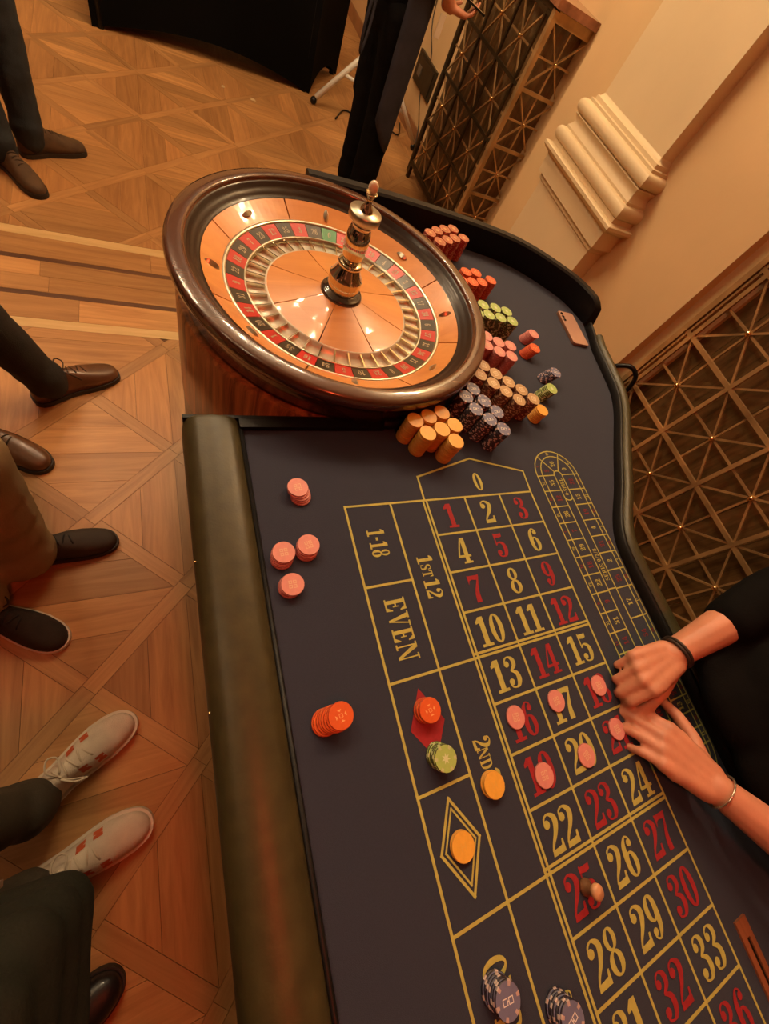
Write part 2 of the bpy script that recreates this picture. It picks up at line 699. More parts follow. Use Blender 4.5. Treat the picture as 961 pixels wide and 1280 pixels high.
pu = 0.2555 * k
grille(G2, (1.48, gy(0.585), 0), (0, -1, 0), (0, 0, 1), (-1, 0, 0), 10, 9, pu, 0.2585 * k, gy(0.585) - gy(0.426), gz(0.489) - 2 * 0.2585 * k, 2.55, 0.06, 2.36)
for nm, lo, hi, m in (('frame_post', (1.462, gy(0.585), 0), (1.50, gy(0.605), 2.40), BRONZE),
                      ('frame_post', (1.468, gy(0.572), 0), (1.498, gy(0.580), 2.40), BRONZE),
                      ('frame_post', (1.462, -1.98, 0), (1.50, -1.95, 2.40), BRONZE),
                      ('frame_rail', (1.462, -1.95, 2.36), (1.50, gy(0.585), 2.40), BRONZE),
                      ('frame_rail', (1.462, -1.95, 0.0), (1.50, gy(0.585), 0.06), BRONZE)):
    MB().box(lo, hi).obj(nm, m, G2)
for kk in range(18):
    y = gy(0.60) - kk * 0.1475
    MB().box((1.525, y - 0.146, 0.0), (1.556, y, 2.40)).obj('backing_board', BACKW, G2)

# bar counter with bronze lattice front (plane X = 1.35) and end panel (plane Y = 2.35)
CT = thing('bar_counter', 'bronze lattice bar counter with dark backing and reddish stone top', 'counter', (1.47, 2.8, 0))
grille(CT, (1.35, 3.225, 0), (0, -1, 0), (0, 0, 1), (-1, 0, 0), 4, 5, 0.2665, 0.2625, 0.14, 0.237, 0.86, 0.105, 1.165, dark=True)
grille(CT, (1.352, 2.35, 0), (1, 0, 0), (0, 0, 1), (0, -1, 0), 1, 5, 0.262, 0.2575, 0.135, 0.252, 0.245, 0.105, 1.165)
for nm, lo, hi in (('corner_post', (1.335, 2.335, 0.0), (1.362, 2.365, 1.18)), ('corner_post', (1.335, 3.22, 0.03), (1.362, 3.245, 1.18)),
                   ('frame_rail', (1.338, 2.365, 0.085), (1.36, 3.22, 0.105)), ('frame_rail', (1.338, 2.365, 1.165), (1.36, 3.22, 1.185)),
                   ('frame_rail', (1.362, 2.338, 0.085), (1.598, 2.36, 0.105)), ('frame_rail', (1.362, 2.338, 1.150), (1.598, 2.36, 1.185)),
                   ('foot', (1.335, 3.20, 0.0), (1.36, 3.225, 0.09))):
    MB().box(lo, hi).obj(nm, BRONZE_D if hi[1] > 3 else BRONZE, CT)
for kk in range(6):
    MB().box((1.385, 2.40 + kk * 0.138, 0.04), (1.405, 2.40 + kk * 0.138 + 0.1365, 1.18)).obj('backing_board', BACKW, CT)
MB().box((1.405, 2.385, 0.04), (1.595, 2.40, 1.18)).obj('end_board', BACKW, CT)
MB().box((1.32, 2.315, 1.188), (1.597, 3.27, 1.222)).obj('top_slab', mat('red_stone', (0.30, 0.12, 0.06), 0.18, var=0.5, scale=14, coat=0.3), CT)

# dark plate and cable on the far wall
pl = thing('wall_plate', 'dark square access plate low on the cream wall left of the counter', 'wall plate', (1.6, 4.0, 0.38))
DARKPL = mat('dark_enamel', (0.035, 0.026, 0.015), 0.4, 0.3, var=0.3, scale=20)
MB().box((1.578, 3.80, 0.285), (1.599, 4.20, 0.47)).obj('plate_body', DARKPL, pl)
MB().box((1.572, 3.825, 0.305), (1.578, 4.175, 0.45)).obj('plate_cover', DARKPL, pl)
MB().box((1.566, 4.05, 0.34), (1.572, 4.12, 0.40)).obj('latch', mat('grey_metal', (0.2, 0.19, 0.17), 0.4, 0.6), pl)
tag(MB().tube(catmull([(1.592, 4.25, 1.4), (1.592, 4.22, 0.7), (1.592, 4.0, 0.48), (1.588, 3.98, 0.28), (1.584, 3.80, 0.13), (1.57, 3.7, 0.012)]), 0.004, 6).obj('wall_cable', DARKPL),
    'thin dark cable running down the cream wall past the access plate', 'cable')

# ================================================================== ROULETTE TABLE
TZ = 0.78
FELT = mat('slate_felt', (0.020, 0.0245, 0.048), 0.9, var=0.06, scale=300, bump=0.25, bscale=900, sheen=0.1)
YEL = mat('yellow_print', (0.43, 0.405, 0.095), 0.8, var=0.10, scale=120)
REDP = mat('red_print', (0.30, 0.012, 0.018), 0.8, var=0.12, scale=120)
LEATHER = mat('olive_leather', (0.046, 0.038, 0.014), 0.42, var=0.2, scale=35, bump=0.06, bscale=220, spec=0.42)
BLACKL = mat('black_leather', (0.006, 0.005, 0.005), 0.45, spec=0.25, var=0.2, scale=60, bump=0.1, bscale=250)
ROSE = wood('rosewood', (0.07, 0.020, 0.007), (0.52, 0.18, 0.055), along='z', rough=0.35, coat=0.2, rand=0.05, scale=1.3)
MAHO = wood('dark_mahogany', (0.050, 0.016, 0.008), (0.105, 0.036, 0.017), along='x', rough=0.25, coat=0.9, rand=0.05, scale=0.6, bump=0.0)
GREYB = mat('grey_laminate', (0.20, 0.18, 0.13), 0.35, var=0.4, scale=60)
BLACKM = mat('black_metal', (0.01, 0.01, 0.01), 0.35, 0.5)

table = thing('roulette_table', 'long roulette table with slate felt, yellow betting layout and olive padded rail', 'casino table', (0.1, -0.2, 0))
WC = Vector((-0.078, 0.539, 0))   # wheel centre

side = catmull([(0.905, 0.66, 0), (0.885, 0.585, 0), (0.862, 0.52, 0), (0.848, 0.43, 0), (0.828, 0.33, 0), (0.785, 0.245, 0), (0.694, 0.118, 0), (0.605, -0.01, 0), (0.535, -0.10, 0), (0.503, -0.165, 0), (0.496, -0.24, 0), (0.496, -0.40, 0), (0.496, -1.0, 0), (0.496, -1.7, 0)], 5)
back = catmull([(-0.08, 0.955, 0), (0.15, 0.962, 0), (0.41, 0.950, 0), (0.60, 0.925, 0), (0.71, 0.885, 0), (0.81, 0.815, 0), (0.868, 0.755, 0), (0.905, 0.66, 0)], 5)
outline = [(-0.348, -1.7), (-0.348, 0.178), (-0.04, 0.178), (-0.06, 0.30)]
arc = [(WC.x + 0.33 * math.cos(math.radians(a)), WC.y + 0.33 * math.sin(math.radians(a))) for a in range(-88, 89, 8)]
felt_poly = [(-0.348, -1.7), (-0.348, 0.178), (-0.045, 0.178)] + arc + [(p.x, p.y) for p in back] + [(p.x, p.y) for p in side[1:]]
fb = MB().prism(felt_poly, TZ - 0.03, TZ)
felt = fb.obj('felt', FELT, table)


def inset_poly(P, d):
    n = len(P)
    out = []
    for i in range(n):
        a, b, c = Vector((*P[i - 1], 0)), Vector((*P[i], 0)), Vector((*P[(i + 1) % n], 0))
        t = (c - a)
        t = t.normalized() if t.length > 1e-9 else Vector((1, 0, 0))
        nrm = Vector((t.y, -t.x, 0))
        out.append((b.x + nrm.x * d, b.y + nrm.y * d))
    return out


# ---- printed layout (flat ink on the felt)
A, O1, O2, ROW, GP = 0.09933, 0.0852, 0.18186, 0.08, 0.00208


def gyv(v):
    return -(v * ROW + math.floor((v + 0.01) / 4) * GP)


PZ = TZ + 0.0006


LZ = [0.0]


def line(mb, a, b, w=0.0044, mi=0, z=PZ, ext=True):
    LZ[0] = (LZ[0] + 0.000004) % 0.0004
    z += LZ[0]
    a, b = Vector((*a, 0)), Vector((*b, 0))
    d = (b - a).normalized()
    s = Vector((-d.y, d.x, 0)) * (w / 2)
    e = d * (w / 2 if ext else 0)
    mb.flat([((a - e - s).x, (a - e - s).y), ((b + e - s).x, (b + e - s).y), ((b + e + s).x, (b + e + s).y), ((a - e + s).x, (a - e + s).y)], z, mi)


lay = MB()
YE = gyv(12)
for u in (0, 1, 2, 3):
    line(lay, (u * A, 0), (u * A, YE))
line(lay, (-0.008, 0), (-0.008, YE))
for v in range(0, 13):
    xl = 0 if v % 4 else -0.008
    line(lay, (xl, gyv(v)), (3 * A, gyv(v)))
    if v in (4, 8):
        line(lay, (xl, gyv(v) + 0.007), (3 * A, gyv(v) + 0.007))
for x in (-O1, -O2):
    line(lay, (x, 0), (x, YE))
for v in (0, 4, 8, 12):
    line(lay, (-O2, gyv(v)), (-0.008, gyv(v)))
for v in (2, 6, 10):
    line(lay, (-O2, gyv(v)), (-O1, gyv(v)))
for a, b in (((-0.004, 0), (-0.002, 0.057)), ((-0.002, 0.057), (0.153, 0.098)), ((0.153, 0.098), (0.302, 0.057)), ((0.302, 0.057), (0.298, 0))):
    line(lay, a, b)
# diamonds (red filled, black outlined)
dc, hx, hy = (-0.1335, -0.390), 0.032, 0.050
RD = MB()
RD.flat([(dc[0] + hx, dc[1] - 0.006), (dc[0], dc[1] + hy), (dc[0] - hx, dc[1] - 0.006), (dc[0], dc[1] - hy - 0.006)], PZ)
RDL = RD.obj('red_diamond', REDP, felt)
dc = (-0.1335, -0.5585)
for s in (1.0, 0.78):
    q = [(dc[0] + 0.034 * s, dc[1]), (dc[0], dc[1] + 0.060 * s), (dc[0] - 0.034 * s, dc[1]), (dc[0], dc[1] - 0.060 * s)]
    for i in range(4):
        line(lay, q[i], q[(i + 1) % 4], 0.0040 if s == 1 else 0.0028)
# racetrack
RX0, RX1, RI0, RI1, RM0, RM1 = 0.343, 0.488, 0.3615, 0.474, 0.402, 0.429
RC, RT = 0.4155, 0.040
RB = -0.606


def arcpts(cx, cy, rx, ry, a0, a1, n=18):
    return [(cx + rx * math.cos(math.radians(a0 + (a1 - a0) * i / n)), cy + ry * math.sin(math.radians(a0 + (a1 - a0) * i / n))) for i in range(n + 1)]


def polyline(mb, P, w, mi=0):
    for i in range(len(P) - 1):
        line(mb, P[i], P[i + 1], w, mi, ext=True)


W2 = 0.0030
for xa, xb, ry in ((RX0, RX1, 0.072), (RI0, RI1, 0.056)):
    polyline(lay, arcpts((xa + xb) / 2, RT, (xb - xa) / 2, ry, 0, 180), W2)
    polyline(lay, arcpts((xa + xb) / 2, RB, (xb - xa) / 2, ry, 180, 360), W2)
    line(lay, (xa, RT), (xa, RB), W2)
    line(lay, (xb, RT), (xb, RB), W2)
for x in (RM0, RM1):
    line(lay, (x, RT), (x, RB), W2)
polyline(lay, arcpts(0.4155, RT, 0.0135, 0.012, 0, 180, 10), W2)
polyline(lay, arcpts(0.4155, -0.022, 0.0135, 0.011, 180, 360, 10), W2)
PR = 0.04375
leftY = [RT - PR * i for i in range(11)]
while leftY[-1] - 0.036 > RB:
    leftY.append(leftY[-1] - 0.036)
rightY = [RT - PR * i for i in range(8)] + [-0.337, -0.410, -0.482, -0.513, -0.544, -0.575, RB]
for y in leftY:
    line(lay, (RX0, y), (RM0, y), W2)
for y in rightY:
    line(lay, (RM1, y), (RX1, y), W2)
line(lay, (RM0, -0.264), (RM1, -0.264), W2)
line(lay, (RM0, -0.488), (RM1, -0.488), W2)
for a in (62, 128):
    ca, sa = math.cos(math.radians(a)), math.sin(math.radians(a))
    line(lay, (RC + 0.0135 * ca, RT + 0.012 * sa), (RC + 0.0725 * ca, RT + 0.072 * sa), W2)
lo_ = lay.obj('layout_lines', YEL, felt)
lo_['label'] = 'yellow printed grid and racetrack lines'

# ---- fat-face slab lettering
def rib(P, n=7):
    """variable width ribbon: P = (x, y, w)"""
    C = catmull([Vector(p) for p in P], n)
    polys = []
    E = []
    for i, p in enumerate(C):
        a, b = C[max(i - 1, 0)], C[min(i + 1, len(C) - 1)]
        d = Vector((b.x - a.x, b.y - a.y, 0))
        d = d.normalized() if d.length > 1e-9 else Vector((1, 0, 0))
        nx, ny = -d.y * p.z / 2, d.x * p.z / 2
        E.append(((p.x + nx, p.y + ny), (p.x - nx, p.y - ny)))
    for i in range(len(E) - 1):
        polys.append([E[i][0], E[i][1], E[i + 1][1], E[i + 1][0]])
    return polys


def disc(cx, cy, r, n=12):
    return [[(cx + r * math.cos(2 * math.pi * i / n), cy + r * 1.05 * math.sin(2 * math.pi * i / n)) for i in range(n)]]


def ring(cx, cy, rx, ry, ix, iy, n=28):
    P = []
    for i in range(n):
        a, b = 2 * math.pi * i / n, 2 * math.pi * (i + 1) / n
        P.append([(cx + rx * math.cos(a), cy + ry * math.sin(a)), (cx + rx * math.cos(b), cy + ry * math.sin(b)),
                  (cx + ix * math.cos(b), cy + iy * math.sin(b)), (cx + ix * math.cos(a), cy + iy * math.sin(a))])
    return P


def rc(x0, y0, x1, y1):
    return [[(x0, y0), (x1, y0), (x1, y1), (x0, y1)]]


G = {}
G['0'] = (0.52, ring(0.26, 0.5, 0.25, 0.5, 0.085, 0.43))
G['1'] = (0.46, rc(0.15, 0, 0.33, 1) + rc(0.03, 0, 0.45, 0.09) + [[(0.15, 1), (0.15, 0.80), (0.02, 0.77), (0.02, 0.85)]])
two = rib([(0.07, 0.72, 0.05), (0.09, 0.90, 0.06), (0.24, 0.97, 0.06), (0.40, 0.86, 0.15), (0.42, 0.70, 0.17), (0.32, 0.48, 0.13), (0.16, 0.28, 0.08), (0.07, 0.12, 0.06)])
G['2'] = (0.52, two + disc(0.13, 0.75, 0.105) + [[(0.03, 0), (0.48, 0), (0.49, 0.30), (0.43, 0.30), (0.40, 0.17), (0.24, 0.15), (0.06, 0.14)]])
three = rib([(0.06, 0.80, 0.04), (0.12, 0.94, 0.06), (0.25, 0.975, 0.05), (0.38, 0.87, 0.14), (0.38, 0.68, 0.14), (0.20, 0.535, 0.05)]) \
    + rib([(0.20, 0.545, 0.05), (0.38, 0.44, 0.13), (0.42, 0.24, 0.17), (0.34, 0.07, 0.12), (0.22, 0.025, 0.05), (0.10, 0.07, 0.06), (0.05, 0.2, 0.04)])
G['3'] = (0.52, three + disc(0.12, 0.77, 0.095) + disc(0.12, 0.21, 0.10))
G['4'] = (0.54, rc(0.27, 0, 0.43, 1) + rc(0.17, 0, 0.53, 0.075) + rib([(0.29, 0.99, 0.06), (0.15, 0.62, 0.06), (0.05, 0.30, 0.06)], 2) + rc(0.02, 0.24, 0.53, 0.33))
G['5'] = (0.52, [[(0.08, 1), (0.14, 0.97), (0.40, 0.97), (0.44, 1), (0.42, 0.83), (0.30, 0.80), (0.11, 0.83)]] + rc(0.075, 0.5, 0.125, 1)
          + rib([(0.09, 0.52, 0.04), (0.22, 0.61, 0.06), (0.38, 0.52, 0.13), (0.42, 0.30, 0.17), (0.35, 0.08, 0.12), (0.22, 0.025, 0.05), (0.10, 0.07, 0.06), (0.05, 0.18, 0.04)]) + disc(0.12, 0.20, 0.10))
six = ring(0.27, 0.31, 0.23, 0.31, 0.075, 0.25) + rib([(0.12, 0.32, 0.16), (0.12, 0.55, 0.17), (0.16, 0.80, 0.14), (0.28, 0.97, 0.055), (0.40, 0.92, 0.05), (0.44, 0.82, 0.04)]) + disc(0.38, 0.80, 0.09)
G['6'] = (0.52, six)
G['9'] = (0.52, [[(0.52 - x, 1 - y) for x, y in p] for p in six])
G['7'] = (0.52, [[(0.03, 1), (0.09, 0.98), (0.44, 0.98), (0.49, 1), (0.48, 0.88), (0.36, 0.80), (0.20, 0.84), (0.09, 0.80), (0.03, 0.66)]]
          + rib([(0.46, 0.93, 0.05), (0.36, 0.66, 0.09), (0.26, 0.38, 0.15), (0.23, 0.15, 0.19), (0.23, 0.0, 0.19)]))
G['8'] = (0.52, ring(0.26, 0.755, 0.205, 0.245, 0.075, 0.19) + ring(0.26, 0.265, 0.24, 0.265, 0.085, 0.21))
sl = 0.075
G['I'] = (0.34, rc(0.08, 0, 0.26, 1) + rc(0, 0, 0.34, sl) + rc(0, 1 - sl, 0.34, 1))
G['E'] = (0.66, rc(0.08, 0, 0.26, 1) + rc(0, 0, 0.6, sl) + rc(0, 1 - sl, 0.6, 1) + rc(0.26, 0.46, 0.42, 0.54) + rc(0.38, 0.36, 0.43, 0.64)
          + [[(0.42, sl), (0.6, sl), (0.62, 0.32), (0.57, 0.32)], [(0.42, 1 - sl), (0.57, 0.70), (0.62, 0.70), (0.6, 1 - sl)]])
G['V'] = (0.72, [[(0.06, 1), (0.28, 1), (0.42, 0.0), (0.32, 0.0)], [(0.36, 0.12), (0.40, 0.0), (0.62, 1), (0.56, 1)]] + rc(0, 1 - sl, 0.34, 1) + rc(0.46, 1 - sl, 0.72, 1))
G['N'] = (0.80, rc(0.10, 0, 0.16, 1) + rc(0.64, 0, 0.70, 1) + [[(0.06, 1), (0.28, 1), (0.70, 0), (0.58, 0)]] + rc(0, 0, 0.26, sl) + rc(0.54, 1 - sl, 0.80, 1) + rc(0, 1 - sl, 0.2, 1))
G['D'] = (0.70, rc(0.08, 0, 0.26, 1) + rc(0, 0, 0.36, sl) + rc(0, 1 - sl, 0.36, 1)
          + rib([(0.3, 0.035, 0.07), (0.48, 0.12, 0.12), (0.57, 0.36, 0.18), (0.57, 0.64, 0.18), (0.48, 0.88, 0.12), (0.3, 0.965, 0.07)]))
G['O'] = (0.70, ring(0.35, 0.5, 0.34, 0.5, 0.15, 0.42))
G['T'] = (0.66, rc(0.24, 0, 0.42, 1) + rc(0.14, 0, 0.52, sl) + rc(0.02, 1 - sl, 0.64, 1) + [[(0.02, 0.95), (0.02, 0.68), (0.07, 0.68), (0.16, 0.95)], [(0.64, 0.95), (0.5, 0.95), (0.59, 0.68), (0.64, 0.68)]])
G['S'] = (0.60, rib([(0.52, 0.70, 0.05), (0.46, 0.90, 0.06), (0.30, 0.97, 0.06), (0.13, 0.86, 0.14), (0.14, 0.66, 0.16), (0.32, 0.52, 0.18), (0.46, 0.36, 0.17), (0.46, 0.14, 0.14), (0.28, 0.03, 0.06), (0.12, 0.10, 0.06), (0.07, 0.32, 0.05)]) + rc(0.50, 0.68, 0.55, 1) + rc(0.04, 0, 0.09, 0.34))
G['P'] = (0.64, rc(0.08, 0, 0.26, 1) + rc(0, 0, 0.36, sl) + rc(0, 1 - sl, 0.36, 1) + rib([(0.3, 0.965, 0.07), (0.5, 0.88, 0.14), (0.53, 0.72, 0.17), (0.48, 0.54, 0.13), (0.26, 0.46, 0.07)]))
G['R'] = (0.70, G['P'][1] + rib([(0.36, 0.47, 0.10), (0.48, 0.32, 0.17), (0.54, 0.08, 0.14), (0.66, 0.03, 0.06)]))
G['L'] = (0.62, rc(0.08, 0, 0.26, 1) + rc(0, 0, 0.58, sl) + rc(0, 1 - sl, 0.36, 1) + [[(0.40, sl), (0.58, sl), (0.60, 0.36), (0.55, 0.36)]])
G['H'] = (0.78, rc(0.08, 0, 0.26, 1) + rc(0.52, 0, 0.70, 1) + rc(0.2, 0.46, 0.6, 0.54) + rc(0, 0, 0.34, sl) + rc(0, 1 - sl, 0.34, 1) + rc(0.44, 0, 0.78, sl) + rc(0.44, 1 - sl, 0.78, 1))
G['-'] = (0.30, rc(0.04, 0.42, 0.26, 0.55))
G['/'] = (0.36, rib([(0.04, 0.0, 0.07), (0.32, 1.0, 0.07)], 1))
G[' '] = (0.3, [])


def write(mb, text, cx, cy, h, up=(0, 1), squash=1.0, z=PZ, mi=0, gap=0.05):
    """centred text; up is the direction the letters point, reading goes to the right of it"""
    up = Vector((*up, 0)).normalized()
    rt = Vector((up.y, -up.x, 0))
    wtot = sum(G[c][0] for c in text) + gap * (len(text) - 1)
    x = -wtot / 2
    for c in text:
        w, polys = G[c]
        for p in polys:
            z += 0.000006
            q = [(cx + rt.x * (px + x) * h * squash + up.x * (py - 0.5) * h, cy + rt.y * (px + x) * h * squash + up.y * (py - 0.5) * h) for px, py in p]
            mb.flat(q, z, mi)
        x += w + gap


REDS = {1, 3, 5, 7, 9, 12, 14, 16, 18, 19, 21, 23, 25, 27, 30, 32, 34, 36}
write(MBx := MB(), '0', 0.152, 0.036, 0.046)
MBx.obj('numeral', YEL, felt)
for n in range(1, 37):
    r, c = (n - 1) // 3, (n - 1) % 3
    b = MB()
    yc = (gyv(r) + gyv(r + 1)) / 2
    write(b, str(n), (c + 0.5) * A - 0.002, yc, 0.055, squash=1.10, gap=0.03)
    b.obj('numeral', REDP if n in REDS else YEL, felt)
for t, x, y, h, sq in (('1-18', -0.1335, gyv(1), 0.036, 0.82), ('EVEN', -0.1335, (gyv(2) + gyv(4)) / 2, 0.040, 0.90), ('ODD', -0.1335, (gyv(8) + gyv(10)) / 2, 0.040, 0.9),
                       ('19-36', -0.1335, gyv(11), 0.036, 0.82)):
    b = MB()
    write(b, t, x, y, h, (1, 0), sq)
    b.obj('lettering', YEL, felt)
for v, d, suf in ((2, '1', 'ST'), (6, '2', 'ND'), (10, '3', 'RD')):
    b = MB()
    y = gyv(v)
    write(b, d, -0.047, y + 0.034, 0.034, (1, 0), 1.0)
    write(b, suf, -0.050, y + 0.012, 0.022, (1, 0), 0.9)
    write(b, '12', -0.047, y - 0.024, 0.034, (1, 0), 1.05)
    b.obj('lettering', YEL, felt)
b = MB()
write(b, '0-SPIEL', 0.4155, 0.005, 0.0125, (-1, 0), 0.92, gap=0.08)
b.obj('lettering', YEL, felt)
b = MB()
write(b, 'SERIE 0/2/3', 0.4155, -0.205, 0.0125, (-1, 0), 1.0, gap=0.08)
b.obj('lettering', YEL, felt)
b = MB()
write(b, 'ORPHELINS', 0.4155, -0.434, 0.0125, (-1, 0), 0.92, gap=0.08)
b.obj('lettering', YEL, felt)
ORDER = [0, 32, 15, 19, 4, 21, 2, 25, 17, 34, 6, 27, 13, 36, 11, 30, 8, 23, 10, 5, 24, 16, 33, 1, 20, 14, 31, 9, 22, 18, 29, 7, 28, 12, 35, 3, 26]
MUTED = mat('dull_red_print', (0.20, 0.012, 0.016), 0.8)


def track_num(n, x, y, xs, ys):
    m = MUTED if n in REDS else YEL
    b = MB()
    write(b, str(n), x, y, 0.0155, (-1, 0), 1.0)
    b.obj('track_numeral', m, felt)
    b = MB()
    write(b, str(n), xs, ys, 0.0085, (-1, 0), 1.0)
    b.obj('track_numeral', m, felt)


rn = ORDER[1:]
for i in range(len(rightY) - 1):
    y = (rightY[i] + rightY[i + 1]) / 2
    track_num(rn[i], (RM1 + RI1) / 2, y, (RI1 + RX1) / 2, y)
ln = [35, 12, 28, 7, 29, 18, 22, 9, 31, 14, 20, 1, 33, 16, 24]
for i in range(min(len(leftY) - 1, len(ln))):
    y = (leftY[i] + leftY[i + 1]) / 2
    track_num(ln[i], (RI0 + RM0) / 2, y, (RX0 + RI0) / 2, y)
for n, a in ((0, 30), (26, 95), (3, 155)):
    ca, sa = math.cos(math.radians(a)), math.sin(math.radians(a))
    track_num(n, RC + 0.037 * ca, RT + 0.033 * sa, RC + 0.064 * ca, RT + 0.064 * sa)

# ---- rails and walls of the table
rp = [(-0.05, -0.10), (-0.052, -0.02), (-0.049, 0.004), (-0.040, 0.018), (-0.025, 0.026), (0.0, 0.029), (0.025, 0.026), (0.040, 0.018), (0.0475, 0.006), (0.0485, -0.004), (0.0485, -0.03), (0.0, -0.06)]
rpath = [((-0.3965, y, TZ - 0.006), (1, 0, 0), (0, 0, 1)) for y in (0.1965, 0.193, 0.186, 0.165, 0.10, 0.0, -0.2, -0.4, -0.7, -1.0, -1.4, -1.7)]
rb = MB()
vs = []
for i, (p, s, u) in enumerate(rpath):
    sc = (0.93, 0.97, 0.99, 1.0)[i] if i < 4 else 1.0
    for a, h in rp:
        hh = h * sc if h > 0 else h
        vs.append((p[0] + a * (1 if sc == 1 else 0.5 + 0.5 * sc), p[1], p[2] + hh))
m = len(rp)
fs = []
for i in range(len(rpath) - 1):
    for kx in range(m):
        k2 = (kx + 1) % m
        fs.append((i * m + kx, (i + 1) * m + kx, (i + 1) * m + k2, i * m + k2))
fs.append(tuple(range(m - 1, -1, -1)))
fs.append(tuple((len(rpath) - 1) * m + kx for kx in range(m)))
rb.add(vs, fs, 0, True)
rail = rb.obj('player_rail', LEATHER, table)
rail['label'] = 'olive padded leather armrest'
smooth_by_angle(rail.data, 50)
MB().tube([(-0.3480, 0.176, TZ + 0.0035), (-0.3480, -1.7, TZ + 0.0035)], 0.0045, 8).obj('rail_gap_shade', BLACKL, table)  # black tube stands in for the shaded gap between rail and felt
stud2 = MB().sphere((0, 0, 0), (0.0022, 0.0022, 0.0016), 8, 6).mesh('stud', STUD)
for y in (-0.07, -0.29):
    o = put('stud', stud2, table)
    o.location = (-0.4465, y, TZ - 0.004)
# black strip wall by the wheel
bw = MB()
bw.prism([(-0.445, 0.197), (-0.445, 0.204), (-0.05, 0.204), (-0.05, 0.197)], TZ - 0.09, TZ + 0.010)
bw.prism([(-0.35, 0.176), (-0.35, 0.195), (-0.05, 0.195), (-0.05, 0.176)], TZ - 0.01, TZ + 0.012)
bw.obj('wheel_end_wall', BLACKL, table)
cw = MB()
pth = catmull([(-0.052, 0.188, 0), (-0.035, 0.186, 0), (-0.018, 0.189, 0), (-0.004, 0.200, 0), (0.004, 0.216, 0)], 4)
cw.tube([(p.x, p.y, TZ + 0.012) for p in pth], 0.011, 10)
cw.obj('wall_end_curl', BLACKL, table)


def offset_path(P, closed=False):
    out = []
    n = len(P)
    for i, p in enumerate(P):
        a, b = P[max(i - 1, 0)], P[min(i + 1, n - 1)]
        d = (b - a).normalized()
        out.append((p, Vector((-d.y, d.x, 0)), Vector((0, 0, 1))))   # side = left of travel
    return out


# side runs from the back corner towards the near end: outside of the table is on the left of travel
sp = offset_path(side[2:])
iw = MB().sweep([(p + Vector((0, 0, TZ)), s, u) for p, s, u in sp], [(-0.001, -0.03), (0.012, -0.03), (0.012, 0.024), (0.004, 0.027), (-0.001, 0.024)])
iw.obj('dealer_side_wall', BLACKL, table)
smooth_by_angle(table.children[-1].data, 40)
rr = [(0.008, -0.06), (0.038, -0.06), (0.042, 0.0), (0.041, 0.020), (0.034, 0.031), (0.022, 0.035), (0.011, 0.031), (0.006, 0.022), (0.006, 0.0)]
rl = MB().sweep([(p + Vector((0, 0, TZ)), s, u) for p, s, u in sp[4:]], rr)
o = rl.obj('dealer_rail', LEATHER, table)
o['label'] = 'narrow olive padded rail curving along the dealer side'
smooth_by_angle(o.data, 55)
bp_ = offset_path(back + side[1:2])
wl = MB()
vs, fs = [], []
nb = len(bp_)
for i, (p, s, u) in enumerate(bp_):
    t = i / (nb - 1)
    h = 0.082 if t < 0.90 else 0.082 * math.sqrt(max(0.0, 1 - ((t - 0.90) / 0.10) ** 2)) * 0.75 + 0.082 * 0.25
    for a, b in ((-0.002, -0.03), (0.020, -0.10), (0.034, -0.10), (0.034, h - 0.006), (0.028, h), (0.004, h), (-0.002, h - 0.006)):
        vs.append(p + s * a + Vector((0, 0, TZ + b)))
for i in range(nb - 1):
    for kx in range(7):
        k2 = (kx + 1) % 7
        fs.append((i * 7 + kx, (i + 1) * 7 + kx, (i + 1) * 7 + k2, i * 7 + k2))
fs.append(tuple(range(6, -1, -1)))
fs.append(tuple((nb - 1) * 7 + kx for kx in range(7)))
wl.add(vs, fs, 0, True)
o = wl.obj('back_wall', BLACKL, table)
o['label'] = 'raised black leather wall behind the chips'
smooth_by_angle(o.data, 40)

# body below
apron_poly = inset_poly(felt_poly, 0.03)
ap = MB()
for i in range(len(side) - 3):
    p, q = side[i + 2], side[i + 3]
outer = [(-0.43, -1.7), (-0.43, 0.19), (-0.12, 0.20)] + [(WC.x + 0.30 * math.cos(math.radians(a)), WC.y + 0.30 * math.sin(math.radians(a))) for a in range(-88, 89, 11)] + [(p.x, p.y) for p in back[2:]] + [(p.x - 0.01, p.y) for p in side[1:]]
ap.prism(outer, 0.60, TZ - 0.031)
ap.obj('apron', ROSE, table)
drum = MB()
drum.lathe([(0.0, 0.50), (0.352, 0.50), (0.357, 0.506), (0.357, 0.765), (0.352, 0.776), (0.0, 0.776)], 72, c=(WC.x, WC.y, 0))
o = drum.obj('wheel_well', ROSE, table)
o['label'] = 'rosewood drum below the wheel'
smooth_by_angle(o.data, 40)
pd = MB()
pd.lathe([(0.0, 0.0), (0.355, 0.0), (0.355, 0.50), (0.0, 0.50)], 64, c=(WC.x, WC.y, 0))
o = pd.obj('pedestal', GREYB, table)
smooth_by_angle(o.data, 40)
for x, y in ((-0.32, -1.55), (0.38, -1.55), (-0.30, -0.55), (0.36, -0.50), (0.72, 0.60)):
    MB().lathe([(0.0, 0), (0.045, 0), (0.045, 0.03), (0.03, 0.05), (0.024, 0.30), (0.034, 0.50), (0.045, 0.58), (0.045, 0.61), (0.0, 0.61)], 16, c=(x, y, 0)).obj('table_leg', ROSE, table)
